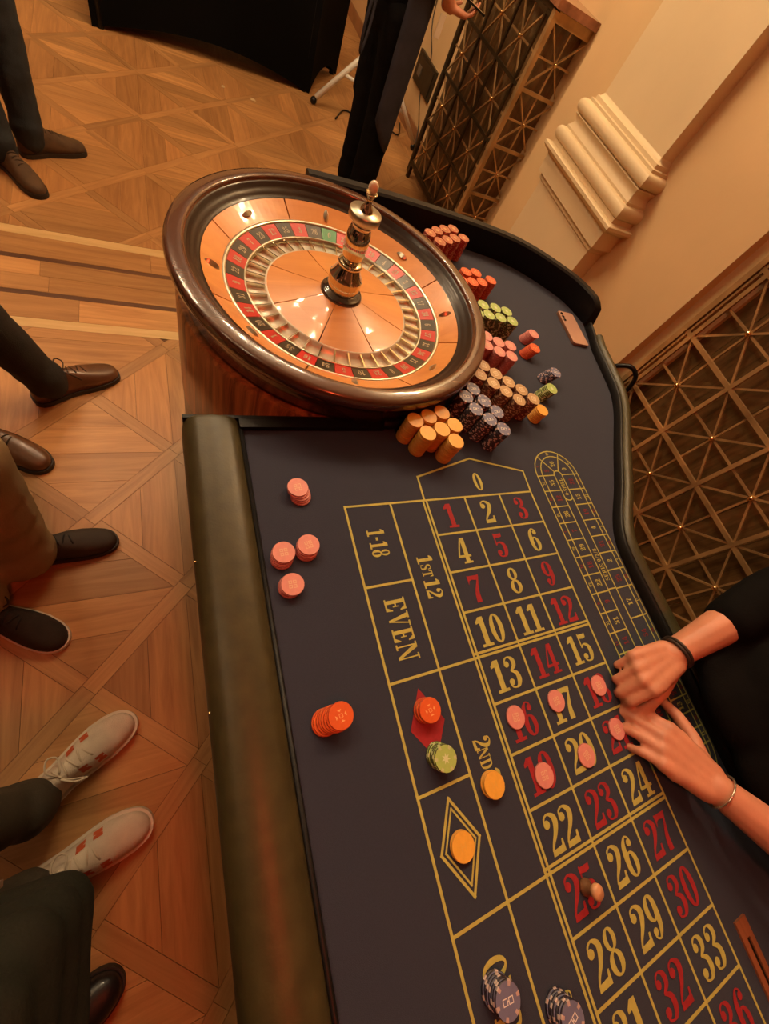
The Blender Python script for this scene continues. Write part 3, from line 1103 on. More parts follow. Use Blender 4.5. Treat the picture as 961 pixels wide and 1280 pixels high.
# slot plate near the dealer
sp_ = MB()
X0, X1, Y0, Y1 = 0.3265, 0.357, -1.02, -0.841
S0, S1, T0, T1 = 0.338, 0.346, -1.00, -0.866
for lo, hi in (((X0, T1), (X1, Y1)), ((X0, Y0), (X1, T0)), ((X0, T0), (S0, T1)), ((S1, T0), (X1, T1))):
    sp_.box((lo[0], lo[1], TZ + 0.0002), (hi[0], hi[1], TZ + 0.004))
slot = sp_.obj('slot_plate', wood('cherry', (0.20, 0.06, 0.025), (0.34, 0.12, 0.05), along='y', rough=0.4, rand=0.05), table)
slot['label'] = 'narrow cherry wood banknote slot plate'
MB().box((S0, T0, TZ + 0.0002), (S1, T1, TZ + 0.0010)).obj('slot_opening', BLACKM, slot)

# ================================================================== ROULETTE WHEEL
AMBER = wood('amber_maple', (0.54, 0.20, 0.045), (0.68, 0.29, 0.075), along='x', rough=0.34, coat=0.35, rand=0.08, scale=0.5, bump=0.01)
CHROME = mat('polished_nickel', (0.72, 0.66, 0.52), 0.10, 1.0, var=0.06, scale=8)
SATIN = mat('satin_nickel', (0.62, 0.58, 0.46), 0.30, 1.0, var=0.12, scale=30)
REDL = mat('red_lacquer', (0.52, 0.022, 0.018), 0.3, coat=0.4)
BLKL = mat('black_lacquer', (0.030, 0.022, 0.012), 0.3, coat=0.4)
GRNL = mat('green_lacquer', (0.03, 0.22, 0.06), 0.3, coat=0.4)
IVORYP = mat('ivory_print', (0.42, 0.34, 0.22), 0.5)
SEAM = mat('seam_dark', (0.06, 0.022, 0.008), 0.6)

wheel = thing('casino_roulette', 'dark mahogany roulette wheel with amber cone and chrome spindle', 'roulette wheel', (WC.x, WC.y, TZ))
c0 = (WC.x, WC.y, 0)
bowl = MB().lathe([(0.0, TZ + 0.0005), (0.335, TZ + 0.0005), (0.346, TZ + 0.012), (0.352, TZ + 0.05), (0.358, TZ + 0.066), (0.364, TZ + 0.072)], 96, c=c0).obj('bowl', MAHO, wheel)
rim = MB().lathe([(0.360, TZ + 0.066), (0.367, TZ + 0.070), (0.371, TZ + 0.078), (0.3725, TZ + 0.088), (0.3715, TZ + 0.096), (0.3685, TZ + 0.1005), (0.362, TZ + 0.1025), (0.350, TZ + 0.1040), (0.341, TZ + 0.1045), (0.3370, TZ + 0.1030), (0.3350, TZ + 0.0995), (0.3340, TZ + 0.094)], 96, c=c0).obj('rim', MAHO, wheel)
MB().lathe([(0.3345, TZ + 0.095), (0.330, TZ + 0.093), (0.3285, TZ + 0.086), (0.321, TZ + 0.083), (0.316, TZ + 0.077), (0.310, TZ + 0.0715), (0.306, TZ + 0.0705), (0.3055, TZ + 0.060)], 96, c=c0).obj('ball_track', mat('dark_track', (0.020, 0.009, 0.005), 0.35, coat=0.15, spec=0.3), wheel)
MB().lathe([(0.0, TZ + 0.004), (0.30, TZ + 0.004), (0.30, TZ + 0.012), (0.0, TZ + 0.014)], 48, c=c0).obj('bowl_floor', SEAM, wheel)
for kx in range(8):
    a0 = math.radians(17 + 45 * kx + 0.35)
    a1 = math.radians(17 + 45 * (kx + 1) - 0.35)
    MB().lathe([(0.306, TZ + 0.060), (0.306, TZ + 0.071), (0.264, TZ + 0.047), (0.264, TZ + 0.036)], 14, c=c0, a0=a0, a1=a1, smooth=False, close_ends=True).obj('apron_segment', AMBER, wheel)
dm = MB()
dl = [(-0.5 + i / 8.0) for i in range(9)]
vsd = []
for i, t in enumerate(dl):
    w = 0.0068 * (1 - (2 * t) ** 2) ** 0.8 if abs(t) < 0.5 else 0.0
    h = 0.0078 * (1 - (2 * t) ** 2) ** 0.6 if abs(t) < 0.5 else 0.0
    vsd += [(t * 0.034, -w - 0.0002, 0), (t * 0.034, 0, h + 0.0002), (t * 0.034, w + 0.0002, 0)]
fsd = []
for i in range(8):
    fsd += [(i * 3, i * 3 + 3, i * 3 + 4, i * 3 + 1), (i * 3 + 1, i * 3 + 4, i * 3 + 5, i * 3 + 2), (i * 3 + 2, i * 3 + 5, i * 3 + 3, i * 3)]
dm.add(vsd, fsd)
dmesh = dm.mesh('deflector', SATIN)
for kx in range(8):
    a = math.radians(-6 + 45.8 * kx) if kx < 5 else math.radians(-6 - 45.8 * (8 - kx))
    o = put('deflector', dmesh, wheel)
    o.location = (WC.x + 0.284 * math.cos(a), WC.y + 0.284 * math.sin(a), TZ + 0.0592)
    tang = kx % 2 == 1
    o.rotation_euler = Matrix.Rotation(a + (math.pi / 2 if tang else 0), 3, 'Z').to_euler() if tang else (Matrix.Rotation(a, 3, 'Z') @ Matrix.Rotation(-0.52, 3, 'Y')).to_euler()
MB().lathe([(0.264, TZ + 0.036), (0.2645, TZ + 0.0475), (0.260, TZ + 0.0480), (0.2565, TZ + 0.0455), (0.2565, TZ + 0.036)], 96, c=c0).obj('outer_ring', SATIN, wheel)
# number tiles
t37 = 2 * math.pi / 37
G0 = math.radians(84)
for i, n in enumerate(ORDER):
    ac = G0 - i * t37
    m = GRNL if n == 0 else (REDL if n in REDS else BLKL)
    t = MB().lathe([(0.2563, TZ + 0.030), (0.2563, TZ + 0.0440), (0.2185, TZ + 0.0345), (0.2185, TZ + 0.026)], 3, c=c0, a0=ac - t37 / 2 + 0.003, a1=ac + t37 / 2 - 0.003, smooth=False, close_ends=True).obj('number_tile', m, wheel)
    b = MB()
    write(b, str(n), 0, 0, 0.017, (0, 1), 0.9, z=0)
    me = b.mesh('tile_numeral', IVORYP)
    o = put('tile_numeral', me, t)
    R = Matrix.Rotation(ac - math.pi / 2, 4, 'Z') @ Matrix.Translation((0, 0.237, TZ + 0.0400)) @ Matrix.Rotation(math.atan2(0.0095, 0.0378), 4, 'X')
    o.matrix_local = Matrix.Translation(c0) @ R
MB().lathe([(0.2187, TZ + 0.026), (0.2187, TZ + 0.0362), (0.2150, TZ + 0.0362), (0.2150, TZ + 0.018)], 96, c=c0).obj('pocket_ring', SATIN, wheel)
POCKM = mat('pocket_nickel', (0.74, 0.70, 0.58), 0.34, 0.25, var=0.08, scale=40)
MB().lathe([(0.2152, TZ + 0.0215), (0.1745, TZ + 0.0235), (0.1745, TZ + 0.0325), (0.1700, TZ + 0.0340)], 96, c=c0).obj('pocket_floor', POCKM, wheel)
for i in range(37):
    ac = G0 + (i + 0.5) * t37
    ca, sa = math.cos(ac), math.sin(ac)
    MB().beam((WC.x + 0.2152 * ca, WC.y + 0.2152 * sa, TZ + 0.0275), (WC.x + 0.1742 * ca, WC.y + 0.1742 * sa, TZ + 0.0275), 0.0030, 0.0110).obj('fret', CHROME, wheel)
for kx in range(8):
    a0 = math.radians(16 + 45 * kx + 0.5)
    a1 = math.radians(16 + 45 * (kx + 1) - 0.5)
    MB().lathe([(0.1715, TZ + 0.022), (0.1715, TZ + 0.0335), (0.12, TZ + 0.0400), (0.03, TZ + 0.056), (0.03, TZ + 0.022)], 14, c=c0, a0=a0, a1=a1, smooth=False, close_ends=True).obj('cone_segment', AMBER, wheel)
MB().lathe([(0.0, TZ + 0.024), (0.168, TZ + 0.030), (0.12, TZ + 0.0372), (0.03, TZ + 0.0530), (0.0, TZ + 0.054)], 40, c=c0).obj('cone_core', SEAM, wheel)
# spindle
def arcprof(r, z, R, H, n=8):
    return [(r + R * math.cos(-math.pi / 2 + math.pi * i / n), z + H * math.sin(-math.pi / 2 + math.pi * i / n)) for i in range(n + 1)]


SPZ = TZ + 0.046
sp1 = MB().lathe([(0.0, SPZ - 0.004), (0.046, SPZ - 0.002)] + arcprof(0.0455, SPZ + 0.006, 0.005, 0.008) + [(0.040, SPZ + 0.017), (0.034, SPZ + 0.021), (0.0, SPZ + 0.022)], 48, c=c0).obj('spindle_base', mat('ebony_wood', (0.02, 0.007, 0.004), 0.18, coat=1.0), wheel)
spp = [(0.0, SPZ + 0.021), (0.036, SPZ + 0.021), (0.0375, SPZ + 0.030), (0.0365, SPZ + 0.034), (0.0385, SPZ + 0.036), (0.0385, SPZ + 0.050), (0.036, SPZ + 0.053), (0.031, SPZ + 0.062), (0.027, SPZ + 0.070), (0.025, SPZ + 0.074)]
MB().lathe(spp, 48, c=c0).obj('spindle_foot', CHROME, wheel)
smooth_by_angle(wheel.children[-1].data, 30)
MB().lathe([(0.020, SPZ + 0.074)] + arcprof(0.022, SPZ + 0.080, 0.006, 0.006) + [(0.020, SPZ + 0.087), (0.0, SPZ + 0.088)], 40, c=c0).obj('spindle_collar', CHROME, wheel)
body = [(0.016, SPZ + 0.086), (0.020, SPZ + 0.090), (0.0245, SPZ + 0.105), (0.0265, SPZ + 0.125), (0.0255, SPZ + 0.145), (0.022, SPZ + 0.157), (0.0190, SPZ + 0.161), (0.0215, SPZ + 0.163), (0.0215, SPZ + 0.169), (0.017, SPZ + 0.171)]
MB().lathe(body, 48, c=c0).obj('spindle_body', CHROME, wheel)
smooth_by_angle(wheel.children[-1].data, 35)
MB().lathe([(0.014, SPZ + 0.170), (0.026, SPZ + 0.171), (0.0325, SPZ + 0.176), (0.0335, SPZ + 0.178), (0.0335, SPZ + 0.189), (0.0325, SPZ + 0.191), (0.0, SPZ + 0.1915)], 48, c=c0).obj('spindle_flange', SATIN, wheel)
smooth_by_angle(wheel.children[-1].data, 30)
fin = [(0.014, SPZ + 0.191), (0.013, SPZ + 0.197), (0.008, SPZ + 0.203), (0.005, SPZ + 0.210), (0.0062, SPZ + 0.216), (0.0105, SPZ + 0.222), (0.0125, SPZ + 0.225), (0.0115, SPZ + 0.226), (0.008, SPZ + 0.224), (0.0, SPZ + 0.223)]
MB().lathe(fin, 32, c=c0).obj('finial_cup', CHROME, wheel)
ball = MB().sphere((0, 0, 0), (0.0098, 0.0098, 0.0115), 18, 12).obj('roulette_ball', mat('ivory_ball', (0.75, 0.56, 0.38), 0.35))
ball.location = (WC.x, WC.y, SPZ + 0.2345)
tag(ball, 'small ivory ball resting in the cup on top of the wheel spindle', 'ball')

# ================================================================== CHIPS
CR, CHH = 0.0192, 0.0033
CHIPC = {
    'gold': ((0.76, 0.41, 0.06), (0.60, 0.27, 0.03), (0.60, 0.29, 0.04), (0.72, 0.42, 0.08)),
    'blue': ((0.15, 0.16, 0.27), (0.022, 0.012, 0.026), (0.50, 0.37, 0.34), (0.75, 0.72, 0.70)),
    'tan': ((0.48, 0.31, 0.15), (0.13, 0.036, 0.014), (0.52, 0.36, 0.19), (0.80, 0.68, 0.45)),
    'pink': ((0.66, 0.26, 0.23), (0.40, 0.11, 0.10), (0.52, 0.20, 0.17), (0.74, 0.50, 0.32)),
    'green': ((0.36, 0.50, 0.13), (0.06, 0.065, 0.016), (0.48, 0.52, 0.26), (0.60, 0.66, 0.40)),
    'orange': ((0.66, 0.105, 0.020), (0.48, 0.055, 0.012), (0.60, 0.14, 0.04), (0.80, 0.42, 0.18)),
    'red': ((0.42, 0.13, 0.065), (0.34, 0.035, 0.018), (0.54, 0.26, 0.13), (0.60, 0.36, 0.16)),
}
chip_mesh, print_mesh = {}, {}


def sq_out(cx, cy, h, w):
    return rc(cx - h, cy - h, cx + h, cy - h + w) + rc(cx - h, cy + h - w, cx + h, cy + h) + rc(cx - h, cy - h, cx - h + w, cy + h) + rc(cx + h - w, cy - h, cx + h, cy + h)


def star(n, r0, r1, a=0.0):
    return [[(r0 * math.cos(a + math.pi * i / n), r0 * math.sin(a + math.pi * i / n)) if i % 2 == 0 else (r1 * math.cos(a + math.pi * i / n), r1 * math.sin(a + math.pi * i / n)) for i in range(2 * n)]]


PR_POLY = {
    'pink': sum((sq_out(sx * 0.0028, sy * 0.0028, 0.0021, 0.0007) for sx in (1, -1) for sy in (1, -1)), []),
    'orange': [[(0.007 * math.cos(math.radians(a + d)), 0.007 * math.sin(math.radians(a + d))) for d in (-22, 22)] + [(0.0042 * math.cos(math.radians(a)), 0.0042 * math.sin(math.radians(a)))] for a in (0, 90, 180, 270)] + sq_out(0, 0, 0.0022, 0.0006),
    'gold': rc(-0.0032, -0.004, -0.0022, 0.004) + rc(0.0022, -0.004, 0.0032, 0.004) + rc(-0.0022, -0.0005, 0.0022, 0.0005),
    'blue': sq_out(-0.0034, 0, 0.0028, 0.0008) + sq_out(0.0034, 0, 0.0028, 0.0008) + star(8, 0.0012, 0.0005),
    'tan': sq_out(0, 0, 0.0052, 0.0012) + rc(-0.0016, -0.003, -0.0006, 0.003) + rc(0.0006, -0.003, 0.0016, 0.003),
    'green': star(7, 0.0062, 0.0026),
    'red': star(6, 0.0058, 0.0030),
}
for cname, (cf, ce, cs, cp) in CHIPC.items():
    mf = mat(cname + '_chip_face', cf, 0.45, var=0.06, scale=150)
    me_ = mat(cname + '_chip_edge', ce, 0.45, var=0.1, scale=200)
    ms = mat(cname + '_chip_spot', cs, 0.45)
    mpnt = mat(cname + '_chip_print', cp, 0.4)
    b = MB()
    N = 24
    ring_r = [(CR - 0.0007, 0.0), (CR, 0.0007), (CR, CHH - 0.0007), (CR - 0.0007, CHH), (CR * 0.72, CHH)]
    vs = []
    for i in range(N):
        a = 2 * math.pi * i / N
        for r, z in ring_r:
            vs.append((r * math.cos(a), r * math.sin(a), z))
    fs_s, fs_e, fs_f = [], [], []
    m = len(ring_r)
    for i in range(N):
        j = (i + 1) % N
        for kx in range(m - 1):
            q = (i * m + kx, j * m + kx, j * m + kx + 1, i * m + kx + 1)
            spot = i % 4 == 0
            if kx < 3:
                (fs_s if spot else fs_e).append(q)
            else:
                (fs_s if (spot and cname in ('blue', 'tan', 'green', 'red')) else fs_f).append(q)
    fs_f.append(tuple(i * m + m - 1 for i in range(N)))
    fs_e.append(tuple(i * m for i in range(N - 1, -1, -1)))
    b.v = vs
    for L, mi in ((fs_f, 0), (fs_e, 1), (fs_s, 2)):
        for q in L:
            b.f.append(q)
            b.m.append(mi)
            b.s.append(False)
    chip_mesh[cname] = b.mesh(cname + '_chip', [mf, me_, ms])
    p = MB()
    for qi, q in enumerate(PR_POLY[cname]):
        p.flat([(x * 1.3, y * 1.3) for x, y in q], CHH + 0.00012 + qi * 0.000004)
    print_mesh[cname] = p.mesh('face_print', mpnt)

ORD = ('first', 'second', 'third', 'fourth', 'fifth', 'sixth', 'seventh', 'eighth')


def chip_stack(cname, x, y, n, where, group, lean=(0, 0), jit=0.0007):
    """n separate chips; (x, y) is the place of the top one, lean the shift per chip on the way up"""
    for k in range(n):
        top = k == n - 1
        o = put(cname + '_chip', chip_mesh[cname])
        dn = n - 1 - k
        o.location = (x - lean[0] * dn + random.uniform(-jit, jit), y - lean[1] * dn + random.uniform(-jit, jit), TZ + 0.0008 + k * (CHH + 0.00006))
        o.rotation_euler = (0, 0, random.uniform(-0.35, 0.35) if top else random.uniform(0, 6.28))
        if n == 1:
            lab = f'single {cname} chip {where}'
        elif top:
            lab = f'topmost {cname} chip of the {where}'
        else:
            lab = f'{cname} chip low in the {where}'
        tag(o, lab, 'casino chip', group)
        if top:
            q = put('face_print', print_mesh[cname], o)


def relax(P, d=0.0392, fixed=()):
    P = [list(p) for p in P]
    for _ in range(60):
        for i in range(len(P)):
            for j in range(i):
                dx, dy = P[i][0] - P[j][0], P[i][1] - P[j][1]
                l = math.hypot(dx, dy)
                if l < d:
                    e = (d - l) / 2 / max(l, 1e-6)
                    P[i][0] += dx * e
                    P[i][1] += dy * e
                    P[j][0] -= dx * e
                    P[j][1] -= dy * e
    return P


clusters = [
    ('gold', 19, [(-0.0043, 0.1585), (0.034, 0.1672), (0.0719, 0.18), (0.0922, 0.1479), (0.0154, 0.1255), (0.0545, 0.1359), (0.0779, 0.1059)],
     ['leftmost gold stack touching the black curl', 'second gold stack along the wheel', 'gold stack closest to the blue stacks', 'rightmost gold stack of the middle row', 'left gold stack of the middle row', 'gold stack in the centre of its cluster', 'gold stack nearest the zero box']),
    ('blue', 20, [(0.184, 0.2499), (0.1553, 0.2233), (0.202, 0.2148), (0.1694, 0.1902), (0.2248, 0.1832), (0.1967, 0.1651), (0.2217, 0.137)],
     ['blue stack by the wheel in the row beside tan', 'blue stack by the wheel in the row beside gold', 'middle blue stack of the row beside tan', 'second blue stack of the row beside gold', 'last blue stack of the row beside tan', 'third blue stack of the row beside gold', 'blue stack farthest from the wheel']),
    ('tan', 20, [(0.2526, 0.3258), (0.2303, 0.2967), (0.2812, 0.3027), (0.2579, 0.2733), (0.3103, 0.2801), (0.2858, 0.2497), (0.3386, 0.2592), (0.3152, 0.226), (0.3666, 0.2316)],
     ['first tan stack from the wheel, row beside pink', 'first tan stack from the wheel, row beside blue', 'second tan stack from the wheel, row beside pink', 'second tan stack from the wheel, row beside blue', 'third tan stack from the wheel, row beside pink', 'third tan stack from the wheel, row beside blue', 'fourth tan stack from the wheel, row beside pink', 'fourth tan stack from the wheel, row beside blue', 'tan stack farthest from the wheel']),
    ('pink', 17, [(0.3275, 0.4493), (0.3543, 0.4357), (0.3905, 0.4257), (0.3101, 0.4154), (0.3414, 0.3978), (0.3781, 0.3852)],
     ['pink stack by the wheel, row beside green', 'middle pink stack of the row beside green', 'outer pink stack of the row beside green', 'pink stack by the wheel, row beside tan', 'middle pink stack of the row beside tan', 'outer pink stack of the row beside tan']),
    ('green', 18, [(0.3618, 0.5727), (0.4052, 0.5702), (0.4443, 0.5612), (0.3283, 0.5351), (0.3624, 0.5356), (0.4067, 0.5303), (0.4482, 0.5267)],
     ['green stack by the wheel, row beside orange', 'middle green stack of the row beside orange', 'outer green stack of the row beside orange', 'green stack half hidden by the wheel, row beside pink', 'second green stack of the row beside pink', 'third green stack of the row beside pink', 'outer green stack of the row beside pink']),
    ('orange', 17, [(0.3619, 0.7182), (0.4018, 0.7242), (0.3685, 0.6749), (0.408, 0.6843), (0.4511, 0.7028), (0.3300, 0.6747)],
     ['orange stack by the wheel, far row', 'second orange stack of the far row', 'middle orange stack of the row beside green', 'third orange stack of the row beside green', 'outermost orange stack', 'orange stack half hidden by the wheel']),
    ('red', 20, [(0.2781, 0.8546), (0.3116, 0.8768), (0.3423, 0.8936), (0.3826, 0.9097), (0.3001, 0.8214), (0.3351, 0.8414), (0.3704, 0.8595), (0.4092, 0.8744)],
     ['first red stack from the wheel along the black wall', 'second red stack from the wheel along the black wall', 'third red stack from the wheel along the black wall', 'outer red stack along the black wall', 'first red stack from the wheel, near row', 'second red stack from the wheel, near row', 'third red stack from the wheel, near row', 'outer red stack of the near row']),
]
for cname, n, P, W in clusters:
    P = relax(P)
    for (x, y), w in zip(P, W):
        chip_stack(cname, x, y, n, w, f'{cname} chips stacked beside the wheel')
for cname, top, base_, n, w in (('pink', (0.5583, 0.5224), (0.5420, 0.5234), 9, 'short pink stack standing alone behind the orange one'), ('orange', (0.5313, 0.4612), (0.5125, 0.4592), 9, 'short leaning orange stack beside the pink one'),
                                ('blue', (0.561, 0.3649), (0.538, 0.3667), 10, 'short slanting blue stack on open felt'), ('green', (0.5084, 0.3015), (0.488, 0.2966), 10, 'short slanting green stack on open felt'),
                                ('gold', (0.4328, 0.2259), (0.4210, 0.2197), 9, 'short gold stack at the end of the tan row')):
    chip_stack(cname, top[0], top[1], n, w, 'short stacks of sorted chips', ((top[0] - base_[0]) / (n - 1), (top[1] - base_[1]) / (n - 1)))
for x, y, w in ((0.0334, -0.4319, 'on red sixteen'), (0.133, -0.432, 'on black seventeen'), (0.2495, -0.4354, 'on red eighteen'), (0.2495, -0.514, 'on red twenty-one'), (0.0496, -0.527, 'on red nineteen'), (0.1537, -0.5293, 'on black twenty')):
    chip_stack('pink', x, y, 1, w, 'single pink chips bet on numbers')
chip_stack('orange', -0.1300, -0.3745, 5, 'orange stack on the red diamond', 'outside bets', (0.0010, -0.0002))
chip_stack('green', -0.1290, -0.4450, 6, 'green stack below the red diamond', 'outside bets', (0.0008, -0.0010))
chip_stack('gold', -0.0532, -0.5058, 3, 'small gold stack on the second dozen', 'outside bets', (0.0005, -0.0004))
chip_stack('gold', -0.1339, -0.5586, 2, 'gold pair on the black diamond', 'outside bets')
chip_stack('blue', -0.1390, -0.7170, 7, 'leaning blue stack on the odd box', 'outside bets', (0.0006, -0.0008))
chip_stack('blue', -0.0550, -0.7745, 7, 'leaning blue stack on the third dozen', 'outside bets', (0.0006, -0.0008))
chip_stack('orange', -0.2760, -0.3425, 8, 'leaning orange stack beside the padded rail', 'player chips along the rail', (0.0030, 0.0004))
chip_stack('pink', -0.2680, 0.0400, 5, 'spilled pink stack nearest the wheel', 'player chips along the rail', (-0.0016, 0.0030))
chip_stack('pink', -0.3137, -0.0799, 5, 'pink stack closest to the padded rail', 'player chips along the rail', (0.0004, 0.0016))
chip_stack('pink', -0.2700, -0.0721, 5, 'pink stack touching its right neighbour', 'player chips along the rail', (0.0006, 0.0016))
chip_stack('pink', -0.3080, -0.1345, 4, 'low pink stack in front of the other three', 'player chips along the rail', (0.0008, 0.0006))

# win marker on 25
wm = thing('win_marker', 'small turned wooden win marker standing on number 25', 'marker', (0.054, -0.682, TZ))
WMC = (0.054, -0.682, TZ + 0.0008)
MB().lathe([(0, 0), (0.0115, 0), (0.0115, 0.004), (0.008, 0.008), (0.0065, 0.014), (0.008, 0.019), (0, 0.019)], 24, c=WMC).obj('marker_stem', mat('walnut', (0.16, 0.07, 0.03), 0.4, var=0.2, scale=80), wm)
MB().lathe([(0, 0.019), (0.0085, 0.019), (0.0105, 0.022), (0.0105, 0.026), (0.008, 0.029), (0, 0.030)], 24, c=WMC).obj('marker_cap', mat('pale_beech', (0.55, 0.28, 0.14), 0.4, var=0.15, scale=80), wm)

# phone lying on the felt
ph = thing('mobile_phone', 'rose gold mobile phone lying face down by the dealer rail', 'phone', (0.818, 0.611, TZ))
PHR = Matrix.Translation((0.814, 0.611, TZ + 0.001)) @ Matrix.Rotation(math.radians(-4), 4, 'Z')


def rrect(w, h, r, n=5):
    P = []
    for cx, cy, a0 in ((w / 2 - r, h / 2 - r, 0), (-w / 2 + r, h / 2 - r, 90), (-w / 2 + r, -h / 2 + r, 180), (w / 2 - r, -h / 2 + r, 270)):
        for i in range(n + 1):
            a = math.radians(a0 + 90 * i / n)
            P.append((cx + r * math.cos(a), cy + r * math.sin(a)))
    return P


def place(mb, M):
    mb.v = [tuple(M @ Vector(p)) for p in mb.v]
    return mb


place(MB().prism(rrect(0.0735, 0.157, 0.010), 0, 0.0080), PHR).obj('phone_body', mat('phone_frame', (0.42, 0.22, 0.14), 0.3, 0.6), ph)
place(MB().prism(rrect(0.0715, 0.155, 0.009), 0.0080, 0.0086), PHR).obj('back_glass', mat('rose_back', (0.52, 0.30, 0.22), 0.2, coat=0.5), ph)
for kx in range(3):
    cb = MB().lathe([(0.0, 0.0086), (0.0058, 0.0086), (0.0058, 0.0102), (0.0048, 0.0104), (0.0, 0.0104)], 16, c=(-0.024, 0.064 - 0.0155 * kx, 0))
    place(cb, PHR).obj('camera_lens', mat('lens_glass', (0.012, 0.010, 0.010), 0.1, coat=1.0), ph)

# ================================================================== BLACK COVERED TABLE AND STAND
bt = thing('covered_table', 'table under a tight black stretch cover touching the floor at its feet', 'table', (0.1, 4.3, 0))
CLOTH = mat('black_stretch', (0.003, 0.0028, 0.0028), 0.9, spec=0.06, bump=0.1, bscale=300)
CP = [Vector((-0.735, 3.82, 0)), Vector((0.70, 4.02, 0)), Vector((1.06, 4.60, 0)), Vector((-0.83, 4.62, 0))]
cc = sum(CP, Vector()) / 4
cv = MB()
NS, NZ = 16, 8
vs, fs = [], []
for e in range(4):
    a, b2 = CP[e], CP[(e + 1) % 4]
    for i in range(NS):
        t = i / NS
        p = a.lerp(b2, t)
        bowv = 4 * t * (1 - t)
        for kz in range(NZ + 1):
            s = kz / NZ
            hem = 0.095 * bowv
            z = hem + (0.80 - hem) * s
            pin = 0.06 * bowv * (math.sin(math.pi * s) * 0.6 + (1 - s) * 0.3)
            q = p + (cc - p).normalized() * pin
            vs.append((q.x, q.y, z))
tot = 4 * NS
for i in range(tot):
    j = (i + 1) % tot
    for kz in range(NZ):
        fs.append((i * (NZ + 1) + kz, j * (NZ + 1) + kz, j * (NZ + 1) + kz + 1, i * (NZ + 1) + kz + 1))
fs.append(tuple(i * (NZ + 1) + NZ for i in range(tot)))
cv.add(vs, fs, 0, True)
o = cv.obj('cover', CLOTH, bt)
smooth_by_angle(o.data, 50)
for p in CP:
    q = p + (cc - p).normalized() * 0.05
    MB().lathe([(0, 0), (0.022, 0), (0.022, 0.5), (0.018, 0.78), (0, 0.78)], 12, c=(q.x, q.y, 0)).obj('table_leg', BLACKM, bt)

st = thing('folding_stand', 'white metal folding cross stand with black feet behind the aproned person', 'stand', (1.1, 3.8, 0))
WHITEM = mat('white_enamel', (0.72, 0.68, 0.60), 0.35, var=0.05, scale=20)
MB().tube([(0.715, 3.866, 0.045), (1.00, 3.882, 0.345), (1.36, 3.90, 0.72)], 0.019, 12).obj('stand_leg', WHITEM, st)
MB().tube([(1.535, 3.69, 0.045), (1.338, 3.69, 0.255), (0.94, 3.72, 0.70)], 0.016, 12).obj('stand_leg', WHITEM, st)
MB().tube([(0.895, 3.876, 0.232), (1.10, 3.80, 0.22), (1.385, 3.70, 0.205)], 0.012, 10).obj('cross_brace', WHITEM, st)
for c in ((0.702, 3.866, 0.024), (1.545, 3.69, 0.024)):
    MB().sphere(c, (0.026, 0.024, 0.024), 12, 8).obj('foot_cap', BLACKM, st)
MB().tube(catmull([(0.86, 3.74, 0.008), (1.0, 3.95, 0.008), (1.15, 3.8, 0.008), (1.32, 3.95, 0.008), (1.45, 3.85, 0.008), (1.55, 4.1, 0.008)]), 0.006, 6).obj('floor_cable', BLACKM)
tag(bpy.data.objects['floor_cable'], 'black cable snaking on the parquet under the white stand', 'cable')
# bits of paper on the floor
for kx, (x, y, w, lab) in enumerate(((0.0, 3.62, 0.028, 'tiny crumpled paper scrap on the parquet left of the other'), (0.19, 3.58, 0.04, 'small torn paper scrap on the parquet below the black table'))):
    s = MB()
    s.add([(x, y, 0.001), (x + w, y - 0.006, 0.004), (x + w * 0.9, y + w * 0.7, 0.001), (x + 0.005, y + w * 0.6, 0.006), (x + w * 0.5, y + w * 0.3, 0.011)],
          [(0, 1, 4), (1, 2, 4), (2, 3, 4), (3, 0, 4), (3, 2, 1, 0)])
    tag(s.obj('paper_scrap', mat('cream_paper', (0.6, 0.42, 0.22), 0.8)), lab, 'paper', 'paper scraps on the floor')

# ================================================================== PEOPLE
def capsule(mb, p0, r0, p1, r1, seg=12):
    p0, p1 = Vector(p0), Vector(p1)
    d = p1 - p0
    L = d.length
    if L < 1e-6:
        mb.sphere(p0, r0, seg, 8)
        return
    d.normalize()
    u = d.orthogonal().normalized()
    w = d.cross(u)
    rows = []
    for i in range(1, 4):
        t = math.pi / 2 * i / 4
        rows.append((p0 - d * r0 * math.cos(t), r0 * math.sin(t)))
    nseg = max(1, int(L / 0.06))
    for i in range(nseg + 1):
        t = i / nseg
        rows.append((p0 + d * L * t, r0 + (r1 - r0) * t))
    for i in range(3, 0, -1):
        t = math.pi / 2 * i / 4
        rows.append((p1 + d * r1 * math.cos(t), r1 * math.sin(t)))
    vs = [p0 - d * r0]
    for c, r in rows:
        for kx in range(seg):
            a = 2 * math.pi * kx / seg
            vs.append(c + (u * math.cos(a) + w * math.sin(a)) * r)
    vs.append(p1 + d * r1)
    fs = [(0, 1 + (kx + 1) % seg, 1 + kx) for kx in range(seg)]
    for i in range(len(rows) - 1):
        for kx in range(seg):
            k2 = (kx + 1) % seg
            fs.append((1 + i * seg + kx, 1 + i * seg + k2, 1 + (i + 1) * seg + k2, 1 + (i + 1) * seg + kx))
    e = len(vs) - 1
    b = 1 + (len(rows) - 1) * seg
    fs += [(b + kx, b + (kx + 1) % seg, e) for kx in range(seg)]
    mb.add(vs, fs)


def ellipsoid(mb, c, r, ang=0.0, tilt=None):
    k0 = len(mb.v)
    mb.sphere((0, 0, 0), r, 18, 12)
    M = Matrix.Rotation(ang, 3, 'Z')
    for i in range(k0, len(mb.v)):
        mb.v[i] = tuple(M @ Vector(mb.v[i]) + Vector(c))


